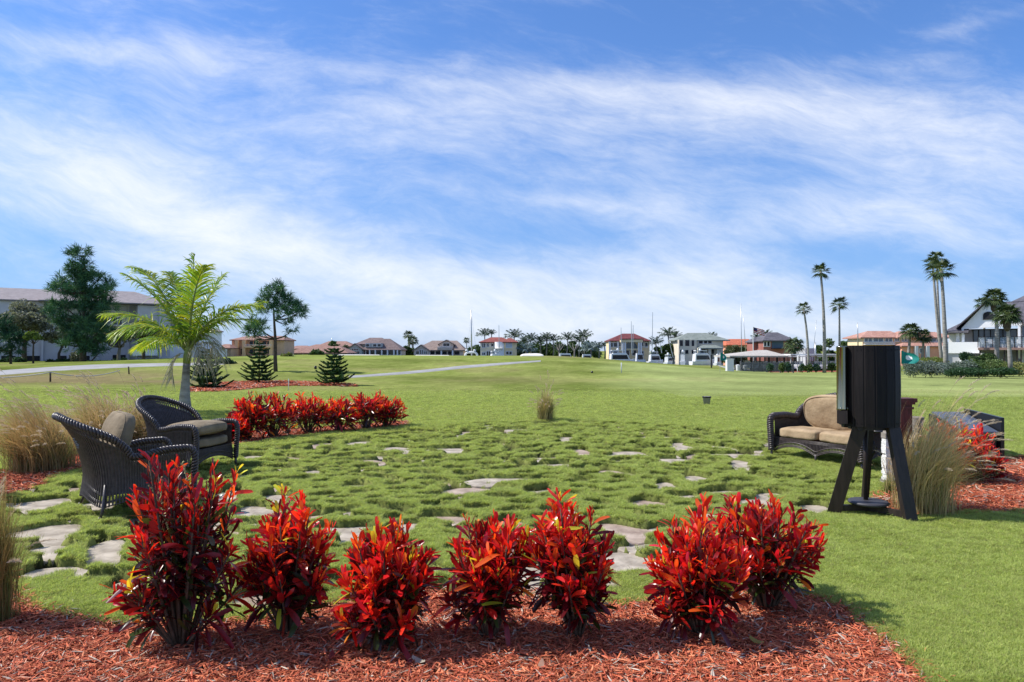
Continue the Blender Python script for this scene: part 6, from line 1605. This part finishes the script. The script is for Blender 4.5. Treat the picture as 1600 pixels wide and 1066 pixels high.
# ------------------------------------------------------------------ golf carts
def cart(px, Y, rz, lb):
    x = X(px, Y); t_ = thing('golf_cart', lb, 'golf cart', (x, Y, tz(x, Y)), rz, 'golf carts parked under the shelters')
    q = MB(); q.prism([(-1.15, .35), (-1.1, .75), (-.75, .85), (-.55, .42), (.15, .42), (.2, .75), (1.1, .75), (1.15, .35)], -.55, .55); q.build('body', M['white'], t_)
    q = MB(); q.box(-.85, .95, -.6, .6, 1.80, 1.88); q.build('canopy', M['white'], t_)
    for sx, sy in ((-.75, -.5), (-.75, .5), (.85, -.5), (.85, .5)): q = MB(); q.tube([(sx, sy, .7), (sx * .95, sy, 1.8)], .025, 5); q.build('canopy_post', M['black'], t_)
    q = MB(); q.box(.15, .65, -.5, .5, .76, .88); q.box(.60, .72, -.5, .5, .88, 1.25); q.build('seat', M['white'], t_)
    for sx in (-.75, .75):
        for sy in (-.5, .5): q = MB(); q.tube([(sx, sy - .09, .22), (sx, sy + .09, .22)], .22, 12); q.build('wheel', M['black'], t_)
    return t_
c0 = cart(1168, 86, 1.45, 'golf cart farthest left under the tan pavilion')
spots = [(1182, 87, 1.5, 'second golf cart from the left under the pavilion'), (1193, 86, 1.6, 'golf cart in the middle of the pavilion'), (1205, 87, 1.5, 'golf cart right of the pavilion middle'), (1216, 86, 1.55, 'golf cart at the right end of the pavilion'), (1228, 87, 1.5, 'golf cart between the pavilion and the bushy sabal palm'),
         (1238, 86.5, 1.2, 'golf cart left end of the flat shelter'), (1251, 86, 1.5, 'golf cart left of the leaning fan palm'), (1270, 87, 1.6, 'golf cart between the leaning and tallest fan palms'), (1281, 86.5, 1.5, 'golf cart left of the tallest fan palm'), (1296, 87, 1.5, 'golf cart right of the tallest fan palm'), (1306, 86.5, 1.5, 'golf cart nearest the barrel in the flat shelter')]
for px, Y, rz, lb in spots:
    x = X(px, Y); dup(c0, (x, Y, tz(x, Y)), rz, 1, lb)
# white utility box / signs near the pavilion's left end
x, y = hit(1140, 580); t_ = thing('utility_cabinet', 'white cabinet at the left end of the tan pavilion', 'cabinet', (x, y, tz(x, y)))
q = MB(); q.box(-.35, .35, -.3, .3, -.1, 1.25); q.build('body', M['white'], t_); q = MB(); q.box(-.4, .4, -.35, .35, 1.2505, 1.32); q.build('lid', M['white'], t_)
for px, w_, lb in ((1153, .22, 'small white bin behind the fence left end'), (1164, .2, 'small white bin right of the other one by the fence')):
    x, y = X(px, 80), 80; t_ = thing('white_bin', lb, 'bin', (x, y, tz(x, y))); q = MB(); q.lathe([(.01, 0), (w_, 0), (w_ * 1.15, .6), (.01, .6)], n=14); q.build('body', M['white'], t_); q = MB(); q.lathe([(w_ * 1.2, .601), (w_ * 1.2, .65), (.01, .72)], n=14); q.build('lid', M['white'], t_)

# ------------------------------------------------------------------ boats
def boat(px, top, hw, Y, rz, lb, mast=None, outr=(), tower=True, dome=True, wz=-1.1):
    """top: pixel row of the flybridge roof, hw half length in px (if broadside)"""
    x = X(px, Y); z0 = wz; H = Z(top, Y) - z0; L_ = hw / F * Y * 1.15
    t_ = thing('motor_boat', lb, 'boat', (x, Y, z0), rz, 'white boats moored in the canal')
    n = 12; vs = []; B = L_ * .30
    hf = min(1.3, H * .36)
    for i in range(n + 1):
        s = i / n; bx = -L_ + 2 * L_ * s; wb = B * (1 - max(0, (s - .45) / .55)**2.0 * .97) ; sh = hf * (.82 + .38 * s * s)
        for yy, zz in ((-wb, sh), (-wb * .86, sh * .4), (-wb * .5, -.15), (wb * .5, -.15), (wb * .86, sh * .4), (wb, sh)): vs.append((bx, yy, zz))
    q = MB(); fs = [(i*6 + j, i*6 + 6 + j, i*6 + 7 + j, i*6 + j + 1) for i in range(n) for j in range(5)] + [(i*6, i*6 + 5, i*6 + 11, i*6 + 6) for i in range(n)] + [(0, 1, 2, 3, 4, 5), (n*6 + 5, n*6 + 4, n*6 + 3, n*6 + 2, n*6 + 1, n*6)]
    q.add(vs, fs); q.build('hull', M['boat'], t_, True).data.polygons.foreach_set('use_smooth', [False] * len(q.f))
    c0_, c1_ = -L_ * .75, L_ * .5; hc = hf + (H - hf) * (.62 if tower else .9)
    q = MB(); q.prism([(c0_, hf * .85), (c1_ * 1.25, hf * .9), (c1_ * .75, hc), (c0_ + .1, hc)], -B * .75, B * .75); cab = q.build('cabin', M['boat'], t_)
    q = MB(); zc0, zc1 = hf + (hc - hf) * .12, hf + (hc - hf) * .80
    q.prism([(c0_ + .25, zc0), (c1_ * .95, zc0), (c1_ * .72, zc1), (c0_ + .3, zc1)], -B * .75 - .02, B * .75 + .02); q.build('window', M['glass'], cab)
    if tower:
        q = MB(); q.box(c0_ * .8, c1_ * .7, -B * .55, B * .55, hc + .002, hc + (H - hc) * .22); q.build('flybridge', M['boat'], t_)
        q = MB(); q.box(c0_ * .9, c1_ * .5, -B * .6, B * .6, H - .12, H); q.build('hardtop', M['boat'], t_)
        q = MB()
        for sx in (c0_ * .85, c1_ * .42):
            for sy in (-B * .5, B * .5): q.tube([(sx * 1.05, sy, hc), (sx, sy, H - .1)], .035, 5)
        q.build('tower_leg', M['metal'], t_)
        q = MB(); q.box(c0_ * .8, c1_ * .4, -B * .52, B * .52, hc + (H - hc) * .36, H - .3); q.build('windscreen', M['clearglass'], t_)
    if dome:
        for sx in (-.45,): q = MB(); q.lathe([(.16, 0), (.20, .08), (.18, .22), (.10, .30), (.01, .33)], (sx * L_ * .5, 0, H), 12); q.build('radar_dome', M['boat'], t_, True)
    Ri = Matrix.Rotation(-rz, 3, 'Z')
    for (bx_, by_, tx_, ty_) in outr:
        a = Ri @ Vector((X(bx_, Y) - x, 0, Z(by_, Y) - z0)); b = Ri @ Vector((X(tx_, Y) - x, 0, Z(ty_, Y) - z0)); q = MB(); q.tube([tuple(a), tuple(a.lerp(b, .5)), tuple(b)], [.075, .06, .04], 6); q.build('outrigger', M['metal'], t_)
    return t_
boat(776, 548.5, 12, 122, .5, 'white motor yacht moored before the cream house', outr=((780, 550, 779.5, 508),))
boat(885, 551, 13, 124, .1, 'low white runabout in front of the bare trees', tower=False, dome=False)
boat(918, 552.5, 10, 124, .1, 'small open white boat before the silvery palm', tower=False, dome=False)
boat(970, 547, 20, 122, .15, 'white fishing boat with tall outrigger poles before the maroon roofed house', outr=((971, 549, 970.5, 512), (987, 552, 986.5, 502), (989, 552, 989.5, 508)))
boat(1024, 549.5, 12, 121, .3, 'boxy white cabin cruiser just right of the maroon roofed house', outr=((1019, 552, 1020, 488), (1034, 552, 1031.5, 535)))
boat(1045, 554, 11, 119, .9, 'smaller white boat with a leaning outrigger left of the beige house', outr=((1052, 560, 1046, 534),), tower=True)
boat(1067, 549.5, 12, 120, 1.3, 'white boat seen from its stern before the beige house', outr=())
boat(1098, 547.5, 18, 118, .25, 'largest white boat, bow to the right, before the beige house', outr=())
boat(1122, 556, 9, 117, .8, 'white boat half hidden left of the teal flag', tower=False)
boat(1000, 551, 8, 128, .2, 'white boat stern behind the maroon house fishing boat', tower=False, dome=False)
# radar arch boat with the tall mast
Y = 121; x = X(736, Y); t_ = thing('sailboat', 'white sailboat with a tall bare mast and radar arch at the left of the canal', 'sailboat', (x, Y, -1.1), 0, 'white boats moored in the canal')
# the canal starts right here, its hull lies low behind the green
q = MB(); vs = []
for i in range(9):
    s = i / 8; wb = 1.2 * math.sin(PI * (.12 + .8 * s))**.7
    for yy, zz in ((-wb, 1.5), (-wb * .7, .5), (wb * .7, .5), (wb, 1.5)): vs.append((-4.5 + 9 * s, yy, zz - .6 + .2 * s))
q.add(vs, [(i*4 + j, i*4 + 4 + j, i*4 + 5 + j, i*4 + j + 1) for i in range(8) for j in range(3)] + [(i*4, i*4 + 3, i*4 + 7, i*4 + 4) for i in range(8)] + [(0, 1, 2, 3), (35, 34, 33, 32)]); q.build('hull', M['boat'], t_)
zt = lambda py: Z(py, Y) + 1.1
q = MB(); xx = lambda px: X(px, Y) - x
q.tube([(xx(726), 0, 1), (xx(727.5), 0, zt(553)), (xx(731), 0, zt(550.5)), (xx(742), 0, zt(550.5)), (xx(745), 0, zt(553)), (xx(747), 0, 1)], .2, 8); q.build('radar_arch', M['boat'], t_, True)
for px in (729, 741.5): q = MB(); q.lathe([(.2, 0), (.24, .12), (.2, .3), (.01, .42)], (xx(px), 0, zt(550.5) + .15), 12); q.build('radar_dome', M['boat'], t_, True)
q = MB(); q.tube([(xx(737), .1, 1), (xx(736.5), .1, zt(520)), (xx(736), .1, zt(485))], [.14, .12, .08], 8); mst = q.build('mast', M['metal'], t_, True)
q = MB(); q.tube([(xx(731), .1, zt(541)), (xx(743), .1, zt(541))], .05, 6); q.build('spreader', M['metal'], mst)
q = MB()
for a in (731, 743): q.tube([(xx(a), .1, zt(541)), (xx(736.2), .1, zt(488))], .012, 4); q.tube([(xx(a), .1, zt(541)), (xx(a), .1, 1)], .012, 4)
q.build('shroud', M['metal'], mst)
# masts and poles on the right of the canal
def pole(px, base, top, Y, lb, tilt=0, r=.07, name='boat_mast', cat='mast'):
    x = X(px, Y); z = Z(base, Y); q = MB(); q.tube([(0, 0, -1), (X(px + tilt / 2, Y) - x, 0, (Z(top, Y) - z) / 2), (X(px + tilt, Y) - x, 0, Z(top, Y) - z)], [r, r * .8, r * .5], 6); o = q.build(name, M['metal'], None, True, (x, Y, z)); tag(o, lb, cat)
pole(1159, 570, 474, 104, 'tall thin mast rising left of the red and white flag', -1); pole(1165.5, 545, 492, 106, 'thin leaning mast beside the tall one', -4, .05); pole(1270, 560, 500, 104, 'faint slanted outrigger pole right of the leaning fan palm', 6, .05); pole(1274, 575, 535, 88, 'thick short white piling post by the cart shelter', 0, .14); pole(1341, 540, 504, 100, 'white mast above the barrel before the long orange building', -1, .09)
pole(518, 545, 528, 190, 'thin antenna pole with crossbar behind the small conifers', 0, .09, 'antenna', 'antenna')
Y = 110; x = X(1177, Y); t_ = thing('flagpole', 'white flagpole flying a red and white striped flag left of the brick house', 'flagpole', (x, Y, Z(566, Y)))
q = MB(); q.tube([(0, 0, -1), (0, 0, (566 - 511) / F * Y)], .07, 6); q.build('pole', M['white'], t_)
hp_ = (566 - 511) / F * Y
cl_ = MB()
for k in range(7):
    for j in range(6):
        x0 = .06 + j * .30; x1 = x0 + .30; za = hp_ - k * .13; f = lambda xx: .10 * math.sin(xx * 3.4); dz = lambda xx: -.30 * xx
        cl_.add([(x0, f(x0), za + dz(x0)), (x1, f(x1), za + dz(x1)), (x1, f(x1), za - .13 + dz(x1)), (x0, f(x0), za - .13 + dz(x0))], [(0, 1, 2, 3)], (2 if (j < 2 and k < 4) else (0 if k % 2 == 0 else 1)))
M['fred'] = mat_plain('red_cloth', (.45, .03, .03), .8); M['fblue'] = mat_plain('navy_cloth', (.02, .03, .12), .8)
cl_.build('cloth', [M['fred'], M['white'], M['fblue']], t_)
# mulch rim by the cart shelter
drape('mulch_bed', pp((1200, 582), (1250, 582), (1310, 581.5), (1345, 581)), pp((1200, 579), (1250, 577), (1310, 577), (1345, 577)), mat_noise('red_mulch', (.16, .04, .02), (.34, .10, .06), 5, .9, .5, 15), .06, 'strip of red mulch before the cart shelter', kind='structure')
